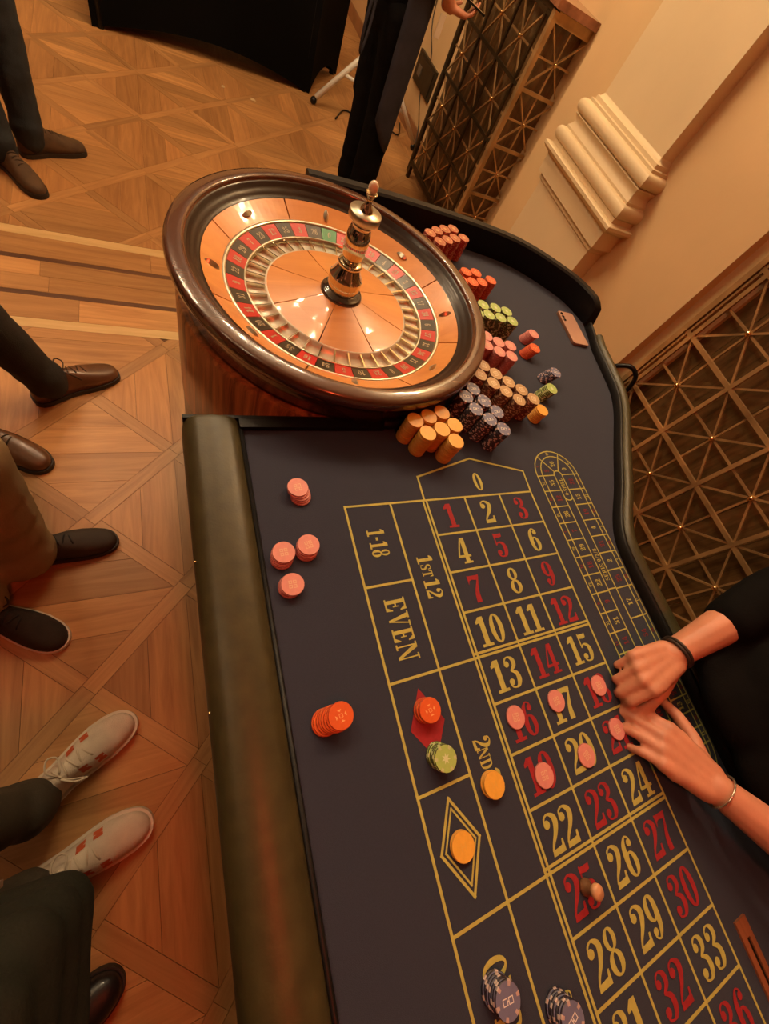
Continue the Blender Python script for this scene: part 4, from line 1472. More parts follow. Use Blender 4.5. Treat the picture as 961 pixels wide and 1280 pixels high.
def fuse(mb, voxel, smooth=2, wr=0.0, wscale=9.0, cut=None):
    """one continuous skin over overlapping solid pieces"""
    me = bpy.data.meshes.new('tmp')
    me.from_pydata(mb.v, [], mb.f)
    o = bpy.data.objects.new('tmp', me)
    COL.objects.link(o)
    md = o.modifiers.new('r', 'REMESH')
    md.mode = 'VOXEL'
    md.voxel_size = voxel
    md.use_smooth_shade = True
    dg = bpy.context.evaluated_depsgraph_get()
    out = bpy.data.meshes.new_from_object(o.evaluated_get(dg))
    bpy.data.objects.remove(o, do_unlink=True)
    bpy.data.meshes.remove(me)
    bm = bmesh.new()
    bm.from_mesh(out)
    for _ in range(smooth):
        bmesh.ops.smooth_vert(bm, verts=bm.verts, factor=0.5, use_axis_x=True, use_axis_y=True, use_axis_z=True)
    if wr > 0:
        bm.normal_update()
        for v in bm.verts:
            p = v.co
            q = Vector((p.x, p.y, p.z * 1.7))
            n = noise.noise(q * wscale) + 0.5 * noise.noise(q * wscale * 2.3)
            fold = math.sin(p.z * 70 + 6 * noise.noise(p * 5)) * 0.35 * max(0.0, 1 - abs(p.z - 0.15) / 0.2)
            v.co = p + v.normal * (n + fold) * wr
    for f in bm.faces:
        f.smooth = True
    bm.to_mesh(out)
    bm.free()
    return out


SKIN = mat('skin', (0.57, 0.235, 0.14), 0.5, var=0.08, scale=25, bump=0.05, bscale=300)
SKIN.node_tree.nodes['Principled BSDF'].inputs['Subsurface Weight'].default_value = 0.08
SKIN.node_tree.nodes['Principled BSDF'].inputs['Subsurface Radius'].default_value = (0.012, 0.004, 0.002)


def hand(mb, wrist, d, n, s, curl=(0.35, 0.4, 0.45, 0.5), spread=0.12, thumb=0.5, sc=1.0, thumb_in=0.0):
    """five fingers: d forward, n out of the back of the hand, s towards the thumb"""
    wrist, d = Vector(wrist), Vector(d).normalized()
    n = Vector(n)
    n = (n - d * n.dot(d)).normalized()
    s0 = d.cross(n)
    s = s0 if s0.dot(Vector(s)) > 0 else -s0
    capsule(mb, wrist - d * 0.03, 0.026 * sc, wrist, 0.024 * sc)
    FL = ((0.042, 0.026, 0.021), (0.046, 0.029, 0.022), (0.042, 0.027, 0.021), (0.033, 0.021, 0.019))
    off = (0.030, 0.0105, -0.0095, -0.0285)
    fwd = (0.092, 0.096, 0.090, 0.080)
    kn = []
    for i in range(4):
        k = wrist + (d * fwd[i] + s * off[i]) * sc
        kn.append(k)
        capsule(mb, wrist + s * off[i] * 0.55 * sc + d * 0.012, 0.0165 * sc, k, 0.0125 * sc)
    for i in range(3):
        capsule(mb, kn[i] - d * 0.02 * sc, 0.0125 * sc, kn[i + 1] - d * 0.02 * sc, 0.0125 * sc)
    for i in range(4):
        dd = (d + s * (1.2 - i * 0.85) * spread).normalized()
        nn = n
        p = kn[i]
        r = (0.0098, 0.0100, 0.0095, 0.0084)[i] * sc
        for j, l in enumerate(FL[i]):
            c = curl[i] * (1.0, 1.15, 0.7)[j]
            ax = dd.cross(nn).normalized()
            Rm = Matrix.Rotation(-c, 3, ax)
            dd, nn = (Rm @ dd).normalized(), (Rm @ nn).normalized()
            q = p + dd * l * sc
            capsule(mb, p, r * (1 - 0.07 * j), q, r * (0.93 - 0.08 * j), 10)
            p = q
    p = wrist + (d * 0.022 + s * 0.020 - n * 0.006) * sc
    dd = (d * (0.55 + thumb_in) + s * (0.8 - thumb_in * 0.6) - n * 0.35 * thumb * 2).normalized()
    for j, l in enumerate((0.045, 0.034, 0.027)):
        q = p + dd * l * sc
        capsule(mb, p, (0.0155, 0.0115, 0.0105)[j] * sc, q, (0.0118, 0.0105, 0.0085)[j] * sc, 10)
        p = q
        dd = (dd + d * 0.42 - s * 0.28 * thumb - n * 0.12).normalized()


def shoe(parent, heel, ang, upper, solem, lacem, L=0.285, style='derby', stripe=None):
    M = Matrix.Translation((heel[0], heel[1], 0.0006)) @ Matrix.Rotation(ang, 4, 'Z')
    X = (0.0, 0.01, 0.04, 0.10, 0.22, 0.36, 0.48, 0.60, 0.72, 0.84, 0.91, 0.955, 0.982, 0.996, 1.0)
    Wd = (0.010, 0.019, 0.029, 0.035, 0.035, 0.034, 0.038, 0.043, 0.0455, 0.0425, 0.0365, 0.0285, 0.0195, 0.0105, 0.005)
    Hh = (0.048, 0.060, 0.078, 0.096, 0.104, 0.100, 0.090, 0.078, 0.064, 0.053, 0.048, 0.044, 0.039, 0.032, 0.026)
    bend = lambda t: 0.010 * math.sin(t * 2.6)
    nc = 13

    def section(i, grow=0.0):
        x, w, h = X[i] * L, Wd[i] + grow, Hh[i]
        row = []
        for kx in range(nc):
            a = math.pi * kx / (nc - 1)
            ca, sa = math.cos(a), math.sin(a)
            yy = math.copysign(abs(ca) ** 0.75, ca) * w * (1 - 0.22 * sa * (h > 0.08))
            zz = 0.016 + (h - 0.016) * sa ** 0.8 + (grow if sa > 0.1 else 0)
            row.append(Vector((x, yy + bend(X[i]), zz)))
        return row
    b = MB()
    vs, fs = [], []
    for i in range(len(X)):
        vs += section(i)
    for i in range(len(X) - 1):
        for kx in range(nc - 1):
            fs.append((i * nc + kx, i * nc + kx + 1, (i + 1) * nc + kx + 1, (i + 1) * nc + kx))
        fs.append((i * nc + nc - 1, i * nc, (i + 1) * nc, (i + 1) * nc + nc - 1))
    fs.append(tuple(range(nc - 1, -1, -1)))
    fs.append(tuple((len(X) - 1) * nc + kx for kx in range(nc)))
    b.add(vs, fs, 0, True)
    up = place(b, M).obj('shoe', upper, parent)
    out = []
    g = 0.004 if style != 'sneaker' else 0.006
    for sgn in (1, -1):
        idx = range(len(X)) if sgn == 1 else range(len(X) - 1, -1, -1)
        for i in idx:
            e_ = g * max(0.0, (X[i] - 0.9) / 0.1) - g * max(0.0, (0.06 - X[i]) / 0.06)
            out.append((X[i] * L + e_, sgn * (Wd[i] + g * min(1.0, Wd[i] / 0.03)) + bend(X[i])))
    so = MB().prism(out, 0.0, 0.018 if style != 'sneaker' else 0.024)
    place(so, M).obj('sole', solem, up)
    if style != 'derby':
        hz = 0.0
    # laces
    for j in range(5):
        t = 0.40 + 0.055 * j
        i = max(kx for kx in range(len(X)) if X[kx] <= t)
        f = (t - X[i]) / (X[i + 1] - X[i])
        h = Hh[i] + (Hh[i + 1] - Hh[i]) * f
        w = 0.017
        pts = []
        for q in (-1, -0.5, 0, 0.5, 1):
            pts.append(M @ Vector((t * L + 0.004 * q * (1 if j % 2 else -1), q * w + bend(t), h + 0.0015 - 0.006 * q * q)))
        MB().tube(pts, 0.0021, 6).obj('lace', lacem, up)
    if style in ('sneaker', 'loop'):
        bp = [M @ Vector((0.40 * L, 0.006, 0.098)), M @ Vector((0.37 * L, 0.030, 0.112)), M @ Vector((0.42 * L, 0.052, 0.108)), M @ Vector((0.47 * L, 0.040, 0.098)), M @ Vector((0.42 * L, 0.010, 0.099))]
        MB().tube(catmull(bp, 4), 0.0022, 6).obj('lace_loop', lacem, up)
        bp = [M @ Vector((0.40 * L, -0.004, 0.098)), M @ Vector((0.46 * L, -0.030, 0.100)), M @ Vector((0.52 * L, -0.040, 0.080)), M @ Vector((0.45 * L, -0.020, 0.094)), M @ Vector((0.41 * L, -0.004, 0.098))]
        MB().tube(catmull(bp, 4), 0.0022, 6).obj('lace_loop', lacem, up)
    if stripe:
        for side_, i0 in ((0, 6), (0, 7), (1, 6), (1, 7)):
            sb = MB()
            ra, rb_ = section(i0, 0.0012), section(i0 + 1, 0.0012)
            c0_, c1_ = (2, 4) if side_ == 0 else (nc - 5, nc - 3)
            P = [ra[c0_].lerp(rb_[c0_], 0.2), ra[c1_].lerp(rb_[c1_], 0.2), ra[c1_].lerp(rb_[c1_], 0.75), ra[c0_].lerp(rb_[c0_], 0.75)]
            sb.add(P, [(0, 1, 2, 3)] if side_ else [(3, 2, 1, 0)])
            sb.add([p - Vector((0, 0, 0.003)) for p in P], [(3, 2, 1, 0)] if side_ else [(0, 1, 2, 3)])
            place(sb, M).obj('side_stripe', stripe, up)
    return up


def person(name, label, hips, face, ankles, knees, shoes, trouser, topm, hairm, arms=None, lean=(0, 0), hip_z=0.90, voxel=0.008, leg_r=(0.098, 0.070, 0.058), hem=0.078,
           torso=(0.165, 0.115), jacket=None, sleeve_cut=0.92, shoulder_z=1.40, trouser_name='trousers', top_name='shirt', wr=0.004):
    f = Vector((math.cos(face), math.sin(face), 0))
    sd = Vector((-f.y, f.x, 0))     # the person's left
    H = Vector((hips[0], hips[1], hip_z))
    lv = Vector((lean[0], lean[1], 0))
    chest = H + lv * 0.75 + Vector((0, 0, (shoulder_z - hip_z) * 0.75))
    neck = H + lv + Vector((0, 0, shoulder_z - hip_z + 0.03))
    sh = [neck + sd * s * 0.175 - Vector((0, 0, 0.04)) for s in (1, -1)]
    hj = [H + sd * s * 0.088 - Vector((0, 0, 0.04)) for s in (1, -1)]
    ang = face - math.pi / 2
    # --- body skin
    B = MB()
    for i in (0, 1):
        an = Vector((ankles[i][0], ankles[i][1], 0.085))
        kn = Vector(knees[i])
        capsule(B, hj[i], 0.075, kn, 0.050)
        capsule(B, kn, 0.050, an, 0.036)
        capsule(B, an, 0.036, an + Vector((0, 0, -0.03)), 0.030)
    ellipsoid(B, H, (0.145, 0.10, 0.14), ang)
    capsule(B, H, 0.10, chest, 0.11)
    ellipsoid(B, chest, (0.155, 0.10, 0.20), ang)
    capsule(B, sh[0], 0.05, sh[1], 0.05)
    hc = neck + Vector((0, 0, 0.20)) + f * 0.03
    capsule(B, neck - Vector((0, 0, 0.05)), 0.058, hc - Vector((0, 0, 0.06)), 0.052)
    ellipsoid(B, hc, (0.074, 0.094, 0.115), ang)
    ellipsoid(B, hc + f * 0.035 - Vector((0, 0, 0.055)), (0.055, 0.055, 0.055), ang)
    capsule(B, hc + f * 0.088 + Vector((0, 0, 0.010)), 0.010, hc + f * 0.108 - Vector((0, 0, 0.025)), 0.015)
    capsule(B, hc + f * 0.083 + sd * 0.018 - Vector((0, 0, 0.060)), 0.008, hc + f * 0.083 - sd * 0.018 - Vector((0, 0, 0.060)), 0.008)
    for s in (1, -1):
        ellipsoid(B, hc + sd * s * 0.076, (0.010, 0.022, 0.032), ang)
        capsule(B, hc + f * 0.080 + sd * s * 0.045 + Vector((0, 0, 0.028)), 0.010, hc + f * 0.090 + sd * s * 0.016 + Vector((0, 0, 0.030)), 0.010)
    A_ = []
    for i, s in ((0, 1), (1, -1)):
        if arms and arms[i]:
            a = arms[i]
            el, wr_ = Vector(a['elbow']), Vector(a['wrist'])
            kw = {q: a[q] for q in ('curl', 'spread', 'thumb', 'sc', 'thumb_in') if q in a}
            capsule(B, sh[i], 0.046, el, 0.040)
            capsule(B, el, 0.041, el.lerp(wr_, 0.35), 0.041)
            capsule(B, el.lerp(wr_, 0.35), 0.041, wr_, 0.027)
            hand(B, wr_, a['d'], a['n'], a['s'], **kw)
        else:
            el = sh[i] + sd * s * 0.07 - Vector((0, 0, 0.29)) - f * 0.03
            wr_ = el - Vector((0, 0, 0.25)) + f * 0.05
            capsule(B, sh[i], 0.046, el, 0.038)
            capsule(B, el, 0.038, wr_, 0.027)
            hand(B, wr_, (f.x * 0.1, f.y * 0.1, -1), sd * s, f, (0.3, 0.35, 0.4, 0.45))
        A_.append((el, wr_))
    body = put(name, fuse(B, voxel, 2))
    body.data.materials.append(SKIN)
    tag(body, label, 'person')
    # --- trousers
    T = MB()
    ellipsoid(T, H - Vector((0, 0, 0.02)), (torso[0], torso[1] + 0.01, 0.15), ang)
    for i in (0, 1):
        an = Vector((ankles[i][0], ankles[i][1], hem))
        kn = Vector(knees[i])
        capsule(T, hj[i], leg_r[0], kn, leg_r[1])
        capsule(T, kn, leg_r[1], an, leg_r[2])
        # a break of cloth at the hem
        capsule(T, an + Vector((0, 0, 0.03)), leg_r[2] * 1.08, an, leg_r[2] * 1.05)
    tr = put(trouser_name, fuse(T, 0.010, 2, wr, 11.0), body)
    tr.data.materials.append(trouser)
    # --- top
    U = MB()
    ellipsoid(U, H + Vector((0, 0, 0.05)), (torso[0] + 0.012, torso[1] + 0.02, 0.18), ang)
    capsule(U, H + Vector((0, 0, 0.05)), torso[1], chest, torso[1] + 0.005)
    ellipsoid(U, chest, (torso[0] + 0.015, torso[1] + 0.012, 0.22), ang)
    capsule(U, sh[0], 0.062, sh[1], 0.062)
    for i in (0, 1):
        el, wr_ = A_[i]
        cut = arms[i].get('sleeve', sleeve_cut) if arms and arms[i] else sleeve_cut
        capsule(U, sh[i], 0.066, el, 0.056)
        if cut > 0:
            capsule(U, el, 0.056, el.lerp(wr_, cut), 0.050 if cut < 0.6 else 0.040)
    if jacket:
        for c, r in jacket:
            ellipsoid(U, c, r, 0)
    tp = put(top_name, fuse(U, 0.010, 2, wr, 8.0), body)
    tp.data.materials.append(topm)
    # --- hair and eyes
    Hb = MB()
    ellipsoid(Hb, hc + Vector((0, 0, 0.030)) - f * 0.014, (0.082, 0.098, 0.105), ang)
    hm = fuse(Hb, 0.010, 1, 0.003, 30)
    bm = bmesh.new()
    bm.from_mesh(hm)
    kill = [v for v in bm.verts if (v.co - hc).dot(f) > 0.05 and v.co.z < hc.z + 0.055]
    bmesh.ops.delete(bm, geom=kill, context='VERTS')
    bm.to_mesh(hm)
    bm.free()
    h_ = put('hair', hm, body)
    h_.data.materials.append(hairm)
    for s in (1, -1):
        e = MB().sphere(hc + f * 0.082 + sd * s * 0.031 + Vector((0, 0, 0.012)), 0.011, 10, 7).obj('eye', MATS['eye_white'], body)
        MB().sphere(hc + f * 0.091 + sd * s * 0.031 + Vector((0, 0, 0.012)), 0.0045, 8, 6).obj('pupil', BLACKM, e)
    for i in (0, 1):
        k_ = MB()
        an = Vector((ankles[i][0], ankles[i][1], 0.055))
        capsule(k_, an, 0.0450, an + Vector((0, 0, 0.045)), 0.0440)
        k_.obj('sock', LACEK, body)
    for i, sp in enumerate(shoes):
        if sp:
            shoe(body, *sp[0], **sp[1])
    return body


mat('eye_white', (0.7, 0.66, 0.6), 0.3)
HAIR = mat('brown_hair', (0.035, 0.018, 0.009), 0.5, var=0.4, scale=60, bump=0.4, bscale=120)
DENIM = mat('dark_denim', (0.012, 0.018, 0.024), 0.85, var=0.45, scale=14, bump=0.4, bscale=350)
BLKDEN = mat('black_denim', (0.012, 0.010, 0.008), 0.85, var=0.35, scale=14, bump=0.4, bscale=350)
KHAKI = mat('khaki_cotton', (0.30, 0.225, 0.12), 0.85, var=0.12, scale=12, bump=0.3, bscale=300)
OLIVE = mat('grey_olive_cotton', (0.050, 0.040, 0.024), 0.85, var=0.2, scale=12, bump=0.3, bscale=300)
JACKET = mat('dark_olive_jacket', (0.015, 0.0145, 0.010), 0.9, spec=0.12, var=0.2, scale=10, bump=0.25, bscale=260)
BLACKC = mat('black_cotton', (0.004, 0.0035, 0.0035), 0.9, spec=0.08, var=0.3, scale=12, bump=0.2, bscale=300)
NAVY = mat('navy_twill', (0.030, 0.029, 0.040), 0.85, spec=0.2, var=0.2, scale=12, bump=0.2, bscale=300)
MAROON = mat('maroon_knit', (0.20, 0.012, 0.010), 0.85, var=0.2, scale=40, bump=0.3, bscale=200)
GREYC = mat('grey_knit', (0.10, 0.09, 0.08), 0.85, var=0.2, scale=40, bump=0.3, bscale=200)
SUEDE = mat('brown_suede', (0.085, 0.046, 0.020), 0.8, var=0.25, scale=25, bump=0.2, bscale=200)
BROGUE = mat('brown_leather', (0.120, 0.050, 0.022), 0.38, var=0.35, scale=16, coat=0.2)
DKSUEDE = mat('charcoal_suede', (0.036, 0.025, 0.017), 0.75, var=0.2, scale=20)
BLKCAN = mat('black_canvas', (0.022, 0.014, 0.009), 0.85, var=0.2, scale=60, bump=0.3, bscale=400)
WHITESH = mat('white_mesh_fabric', (0.66, 0.56, 0.44), 0.8, var=0.06, scale=40, bump=0.4, bscale=500)
WHITESOLE = mat('white_rubber', (0.70, 0.62, 0.50), 0.6)
DKSOLE = mat('dark_rubber', (0.02, 0.014, 0.010), 0.6)
LACEB = mat('brown_lace', (0.05, 0.028, 0.014), 0.8)
LACEW = mat('white_lace', (0.66, 0.56, 0.42), 0.8)
LACEK = mat('black_lace', (0.012, 0.01, 0.008), 0.8)
BLKSH = mat('black_shoe_leather', (0.008, 0.006, 0.006), 0.4, coat=0.2)
STRIPE = mat('orange_stripe', (0.55, 0.10, 0.03), 0.6)
R = math.radians


def sh_(heel, deg, up, so, la, **kw):
    return ((heel, R(deg), up, so, la), kw)


# top left: dark jeans, brown suede shoes
person('person', 'person in dark jeans and brown suede shoes standing left of the black covered table', (-1.02, 2.36), R(-8), [(-0.955, 2.315), (-1.045, 2.175)],
       [(-0.95, 2.40, 0.50), (-1.08, 2.27, 0.49)], [sh_((-1.005, 2.288), 30, SUEDE, DKSOLE, LACEB), sh_((-1.082, 2.225), -55, SUEDE, DKSOLE, LACEB)], DENIM, GREYC, HAIR)
# middle left: black jeans, brown lace-up shoes
person('person', 'person in black jeans and brown leather lace-up shoes beside the wheel end of the table', (-1.16, 0.86), R(5), [(-0.845, 0.885), (-1.03, 0.69)],
       [(-0.99, 0.90, 0.48), (-1.10, 0.76, 0.49)], [sh_((-0.895, 0.858), 30, BROGUE, DKSOLE, LACEB, style='loop'), sh_((-1.082, 0.742), -35, BROGUE, DKSOLE, LACEB)], BLKDEN, GREYC, HAIR)
# khaki trousers
person('person', 'person in khaki trousers and dark canvas shoes next to the padded rail', (-1.10, 0.24), R(-5), [(-0.885, 0.268), (-0.985, 0.135)],
       [(-0.885, 0.335, 0.46), (-1.05, 0.12, 0.48)], [sh_((-0.945, 0.262), 8, DKSUEDE, DKSOLE, LACEK), sh_((-1.030, 0.157), -34, BLKCAN, WHITESOLE, LACEK, style='loop')], KHAKI, BLACKC, HAIR, leg_r=(0.11, 0.095, 0.082))
# white sneakers
person('person', 'person in grey olive trousers and white running shoes with orange marks', (-1.14, -0.42), R(15), [(-0.835, -0.372), (-0.835, -0.548)],
       [(-0.985, -0.36, 0.47), (-0.985, -0.53, 0.47)], [sh_((-0.872, -0.392), 33, WHITESH, WHITESOLE, LACEW, style='sneaker', stripe=STRIPE), sh_((-0.880, -0.560), 14, WHITESH, WHITESOLE, LACEW, style='sneaker', stripe=STRIPE)], OLIVE, BLACKC, HAIR)
# near left: olive jacket, maroon top
pj = person('person', 'person in a dark olive jacket and black shoes at the near end of the rail', (-0.80, -0.72), R(8), [(-0.86, -0.855), (-0.90, -1.02)],
            [(-0.80, -0.78, 0.48), (-0.82, -0.96, 0.48)], [sh_((-0.925, -0.90), 28, BLKSH, DKSOLE, LACEK), sh_((-0.95, -1.06), 10, BLKSH, DKSOLE, LACEK)], BLACKC, MAROON, HAIR, torso=(0.16, 0.11), lean=(-0.03, -0.22))
J = MB()
for kx in range(11):
    # hem ring below, narrowing and leaning back with the torso above
    t = kx / 10
    z = 0.735 + 0.060 * kx
    k_ = max(0.0, (t - 0.25) / 0.75)
    c_ = Vector((-0.775 - 0.05 * k_, -0.66 - 0.24 * k_, 0))
    q_ = 1 - 0.30 * k_
    ring4 = [c_ + Vector((dx * q_, dy * q_, 0)) for dx, dy in ((0.153, 0.212), (0.125, -0.18), (-0.145, -0.22), (-0.145, 0.205))]
    for a in range(4):
        capsule(J, (ring4[a].x, ring4[a].y, z), 0.040, (ring4[(a + 1) % 4].x, ring4[(a + 1) % 4].y, z), 0.040)
    for w in (0.25, 0.5, 0.75):
        a, b2 = ring4[0].lerp(ring4[3], w), ring4[1].lerp(ring4[2], w)
        capsule(J, (a.x, a.y, z), 0.040, (b2.x, b2.y, z), 0.040)
ellipsoid(J, (-0.83, -0.92, 1.32), (0.13, 0.21, 0.12))
jo = put('jacket', fuse(J, 0.009, 4, 0.004, 9), pj)
jo.data.materials.append(JACKET)
zp = MB().box((-0.69, -0.4085, 0.715), (-0.675, -0.4015, 0.76)).obj('zip_pull', mat('zip_metal', (0.55, 0.5, 0.42), 0.3, 0.9), jo)

# dealer leaning in from the right
dl_ = person('person', 'dealer in a black top leaning over the table with both hands among the chips', (0.86, -0.635), R(180), [(0.80, -0.75), (0.80, -0.53)],
             [(0.78, -0.75, 0.48), (0.78, -0.53, 0.48)], [sh_((0.86, -0.76), 180, BLKSH, DKSOLE, LACEK), sh_((0.86, -0.52), 180, BLKSH, DKSOLE, LACEK)], BLACKC, BLACKC, HAIR, voxel=0.0042,
             arms=[dict(elbow=(0.475, -0.865, 0.935), wrist=(0.352, -0.640, 0.846), d=(-0.50, 0.84, -0.22), n=(-0.1, -0.1, 1), s=(0.9, 0.42, 0), curl=(0.42, 0.38, 0.40, 0.46), spread=0.05, thumb=0.35, sleeve=0.0, sc=1.12),
                   dict(elbow=(0.655, -0.365, 0.965), wrist=(0.402, -0.420, 0.853), d=(-0.93, -0.12, -0.12), n=(-0.12, 0.25, 1), s=(0, -1, 0), curl=(0.85, 0.95, 1.0, 1.05), spread=0.02, thumb=0.75, sleeve=0.46, thumb_in=0.35, sc=1.08)],
             lean=(-0.20, 0), shoulder_z=1.30, top_name='black_top', wr=0.003,
             jacket=[((0.665, -0.635, 0.93), (0.165, 0.205, 0.17)), ((0.60, -0.60, 0.905), (0.13, 0.19, 0.085)), ((0.62, -0.78, 0.90), (0.10, 0.12, 0.08)), ((0.545, -0.545, 0.868), (0.135, 0.125, 0.050)), ((0.545, -0.655, 0.866), (0.135, 0.10, 0.048)), ((0.56, -0.46, 0.868), (0.12, 0.065, 0.042))])


def band(c, d, r, tr, name, m, parent, rx=1.0):
    c, d = Vector(c), Vector(d).normalized()
    u = Vector((0, 0, 1))
    u = (u - d * u.dot(d)).normalized()
    w = d.cross(u)
    P = [c + u * r * math.cos(2 * math.pi * i / 28) + w * r * rx * math.sin(2 * math.pi * i / 28) for i in range(29)]
    return MB().tube(P, tr, 8, caps=False).obj(name, m, parent)


w1, e1 = Vector((0.402, -0.420, 0.853)), Vector((0.655, -0.365, 0.965))
for kx in range(2):
    band(w1.lerp(e1, 0.02 + 0.022 * kx), e1 - w1, 0.0300 + 0.0006 * kx, 0.0032, 'bracelet', mat('dark_braid', (0.03, 0.016, 0.010), 0.6, var=0.3, scale=200), dl_)
w2, e2 = Vector((0.352, -0.640, 0.846)), Vector((0.475, -0.865, 0.935))
band(w2.lerp(e2, 0.03), e2 - w2, 0.0315, 0.0018, 'chain_bracelet', mat('silver_chain', (0.7, 0.62, 0.5), 0.25, 0.9), dl_)

# aproned person behind the wheel
d2 = person('person', 'person in black trousers and long navy apron standing behind the roulette wheel', (0.73, 2.75), R(12), [(0.74, 2.83), (0.77, 2.66)],
            [(0.735, 2.83, 0.48), (0.775, 2.67, 0.48)], [sh_((0.68, 2.85), 12, BLKSH, DKSOLE, LACEK), sh_((0.71, 2.65), 12, BLKSH, DKSOLE, LACEK)], BLACKC, BLACKC, HAIR, leg_r=(0.11, 0.088, 0.082), hem=0.07,
            arms=[dict(elbow=(0.92, 2.98, 1.10), wrist=(1.09, 2.82, 1.04), d=(0.8, -0.5, 0.05), n=(0.2, 0.2, -1), s=(0.5, 0.8, 0.3), curl=(0.5, 0.5, 0.5, 0.5), sleeve=0.9),
                  dict(elbow=(0.76, 2.50, 1.12), wrist=(0.94, 2.60, 0.985), d=(0.96, 0.05, -0.06), n=(0.1, -0.25, -1), s=(0.1, 1, 0.1), curl=(0.42, 0.45, 0.48, 0.52), thumb=0.5, sleeve=0.6)], voxel=0.006)
apn = MB()
vs, fs = [], []
NA, NZ = 22, 12
for i in range(NA + 1):
    t = -1 + 2 * i / NA
    a = R(12) + t * R(118)
    for kz in range(NZ + 1):
        s = kz / NZ
        zb = 0.335 + 0.16 * max(0.0, abs(t) - 0.55) ** 1.5 * 3.0
        z = 1.02 - (1.02 - zb) * s
        rr_ = 0.168 - 0.012 * s + 0.004 * math.sin(a * 7 + s * 3) * s
        vs.append((0.742 + rr_ * math.cos(a) * 0.92, 2.75 + (rr_ + 0.045) * math.sin(a) * 0.98, z))
for i in range(NA):
    for kz in range(NZ):
        q = i * (NZ + 1) + kz
        fs.append((q, q + 1, q + NZ + 2, q + NZ + 1))
apn.add(vs, fs, 0, True)
ao = apn.obj('apron', NAVY, d2)
sol = ao.modifiers.new('thick', 'SOLIDIFY')
sol.thickness = 0.004
MB().tube(catmull([(0.585, 2.66, 0.98), (0.55, 2.60, 0.92), (0.53, 2.58, 0.80), (0.545, 2.60, 0.70), (0.57, 2.62, 0.80), (0.58, 2.65, 0.97)], 5), 0.007, 6).obj('apron_tie', NAVY, d2)
MB().box((0.87, 2.53, 0.88), (0.90, 2.535, 0.965)).obj('paper_tag', mat('white_paper', (0.7, 0.6, 0.45), 0.7), d2)
hp = thing('mobile_phone', 'small pale phone held in the hand of the aproned person', 'phone', (1.04, 2.61, 1.0))
PH2 = Matrix.Translation((1.06, 2.61, 1.022)) @ Matrix.Rotation(R(8), 4, 'Z') @ Matrix.Rotation(R(10), 4, 'Y')
place(MB().prism(rrect(0.135, 0.068, 0.009), 0, 0.008), PH2).obj('phone_body', BLACKM, hp)
place(MB().prism(rrect(0.125, 0.062, 0.007), 0.008, 0.0086), PH2).obj('screen', mat('pale_screen', (0.6, 0.45, 0.25), 0.3), hp)

# strap lying at the foot of the grille, behind the rail
bag = thing('shoulder_bag', 'dark bag with a curved strap standing against the niche grille frame', 'bag', (1.36, 0.72, 0))
MB().tube(catmull([(1.34, 0.72, 0.52), (1.36, 0.68, 0.59), (1.39, 0.64, 0.625), (1.42, 0.60, 0.60), (1.43, 0.58, 0.52)], 6), 0.010, 8).obj('strap', BLACKM, bag)
bb_ = MB()
ellipsoid(bb_, (1.385, 0.66, 0.27), (0.055, 0.14, 0.265))
capsule(bb_, (1.385, 0.56, 0.03), 0.03, (1.385, 0.76, 0.03), 0.03)
bm_ = fuse(bb_, 0.01, 2, 0.004, 12)
o = put('bag_body', bm_, bag)
o.data.materials.append(BLACKC)

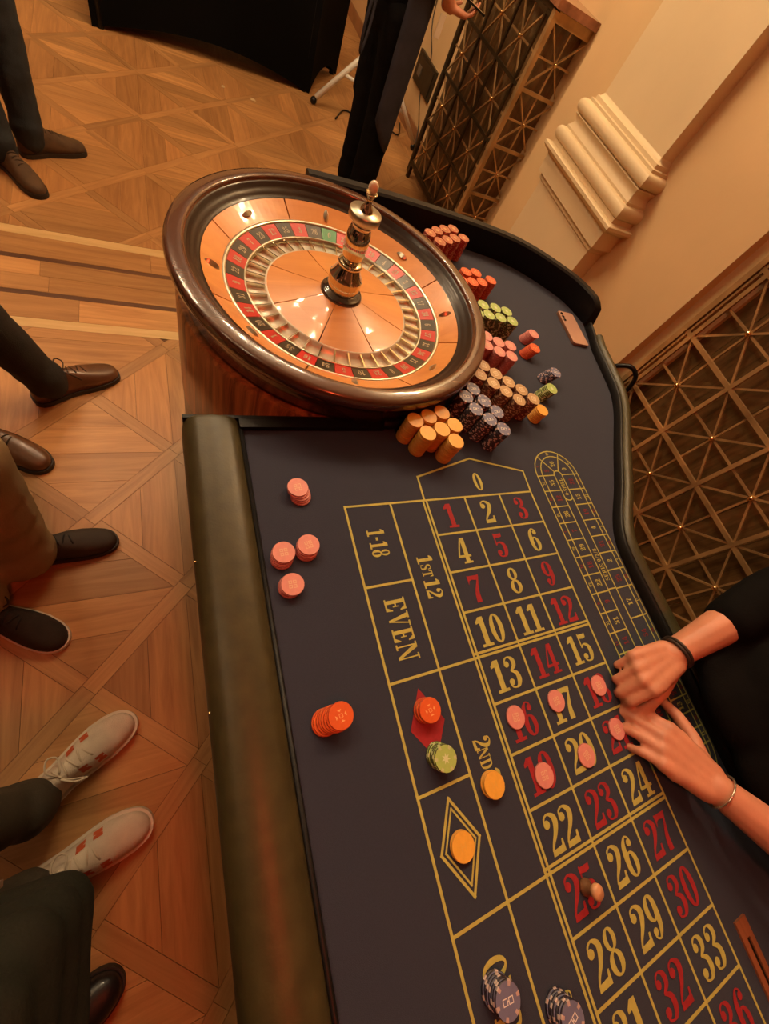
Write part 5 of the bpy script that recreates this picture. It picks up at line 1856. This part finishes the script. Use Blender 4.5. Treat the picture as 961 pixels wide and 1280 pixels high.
# ================================================================== LAMPS
BRASS = mat('lamp_brass', (0.55, 0.38, 0.16), 0.3, 1.0)
for idx, (loc, watts) in enumerate(CHANDELIERS):
    ch = thing('chandelier', ('brass ring chandelier with candle bulbs above the roulette wheel', 'brass ring chandelier with candle bulbs above the open parquet', 'added unseen fill chandelier with candle bulbs behind the standing players')[idx], 'chandelier', loc)
    lx, ly, lz = loc
    BULB = emit('bulb_glow', WARM, watts / 12 / (4 * math.pi ** 2 * 0.0245 ** 2))
    P = [(lx + 0.42 * math.cos(2 * math.pi * i / 36), ly + 0.42 * math.sin(2 * math.pi * i / 36), lz) for i in range(37)]
    MB().tube(P, 0.012, 8, caps=False).obj('ring', BRASS, ch)
    MB().tube([(lx, ly, lz - 0.1), (lx, ly, 3.99)], 0.012, 8).obj('stem', BRASS, ch)
    MB().lathe([(0, -0.16), (0.03, -0.13), (0.05, -0.08), (0.03, -0.02), (0.012, 0.02)], 20, c=loc).obj('hub', BRASS, ch)
    for i in range(12):
        a = 2 * math.pi * i / 12
        x, y = lx + 0.42 * math.cos(a), ly + 0.42 * math.sin(a)
        if i % 2 == 0:
            MB().tube([(lx, ly, lz - 0.06), (lx + 0.2 * math.cos(a), ly + 0.2 * math.sin(a), lz - 0.09), (x, y, lz)], 0.007, 6).obj('arm', BRASS, ch)
        MB().tube([(x, y, lz), (x, y, lz + 0.07)], 0.011, 8).obj('candle', mat('candle_ivory', (0.7, 0.6, 0.45), 0.5), ch)
        MB().sphere((x, y, lz + 0.10), (0.020, 0.020, 0.034), 10, 8).obj('bulb', BULB, ch)
sx, sy, sz = SCONCE[0]
sco = thing('wall_sconce', 'brass candle sconce high on the cream pilaster', 'wall lamp', (1.38, sy, sz))
MB().box((1.345, sy - 0.05, sz - 0.22), (1.378, sy + 0.05, sz + 0.10)).obj('back_plate', BRASS, sco)
BULB2 = emit('sconce_glow', WARM, SCONCE[1] / 6 / (4 * math.pi ** 2 * 0.0245 ** 2))
for i in range(6):
    a = math.pi * (0.5 + i / 5)
    x, y = 1.30 + 0.17 * math.cos(a), sy + 0.17 * math.sin(a)
    MB().tube(catmull([(1.35, sy, sz - 0.12), (1.32 + 0.08 * math.cos(a), sy + 0.09 * math.sin(a), sz - 0.15), (x, y, sz - 0.08)], 4), 0.006, 6).obj('arm', BRASS, sco)
    MB().tube([(x, y, sz - 0.08), (x, y, sz - 0.02)], 0.011, 8).obj('candle', mat('candle_ivory', (0.7, 0.6, 0.45), 0.5), sco)
    MB().sphere((x, y, sz + 0.01), (0.020, 0.020, 0.034), 10, 8).obj('bulb', BULB2, sco)
rx, ry, rz = RED_LAMP[0]  # added red light; its hanging fixture is made up
rp_ = thing('added_red_lamp', 'added unseen red lamp above the near end of the table for the rail glow', 'lamp', RED_LAMP[0])
MB().lathe([(0.04, 0.20), (0.16, 0.02), (0.155, 0.02), (0.035, 0.195)], 28, c=RED_LAMP[0]).obj('lamp_shade', mat('red_shade', (0.5, 0.03, 0.02), 0.5), rp_)
MB().tube([(rx, ry, rz + 0.19), (rx, ry, 3.99)], 0.006, 6).obj('cord', BLACKM, rp_)
L = bpy.data.lights.new('added_red_light', 'POINT')
L.energy = RED_LAMP[1]
L.color = (1.0, 0.10, 0.03)
L.shadow_soft_size = 0.10
lo = bpy.data.objects.new('added_red_light', L)
COL.objects.link(lo)
lo.location = (rx, ry, rz - 0.02)

for o in bpy.data.objects:
    if '_world' in o:
        del o['_world']
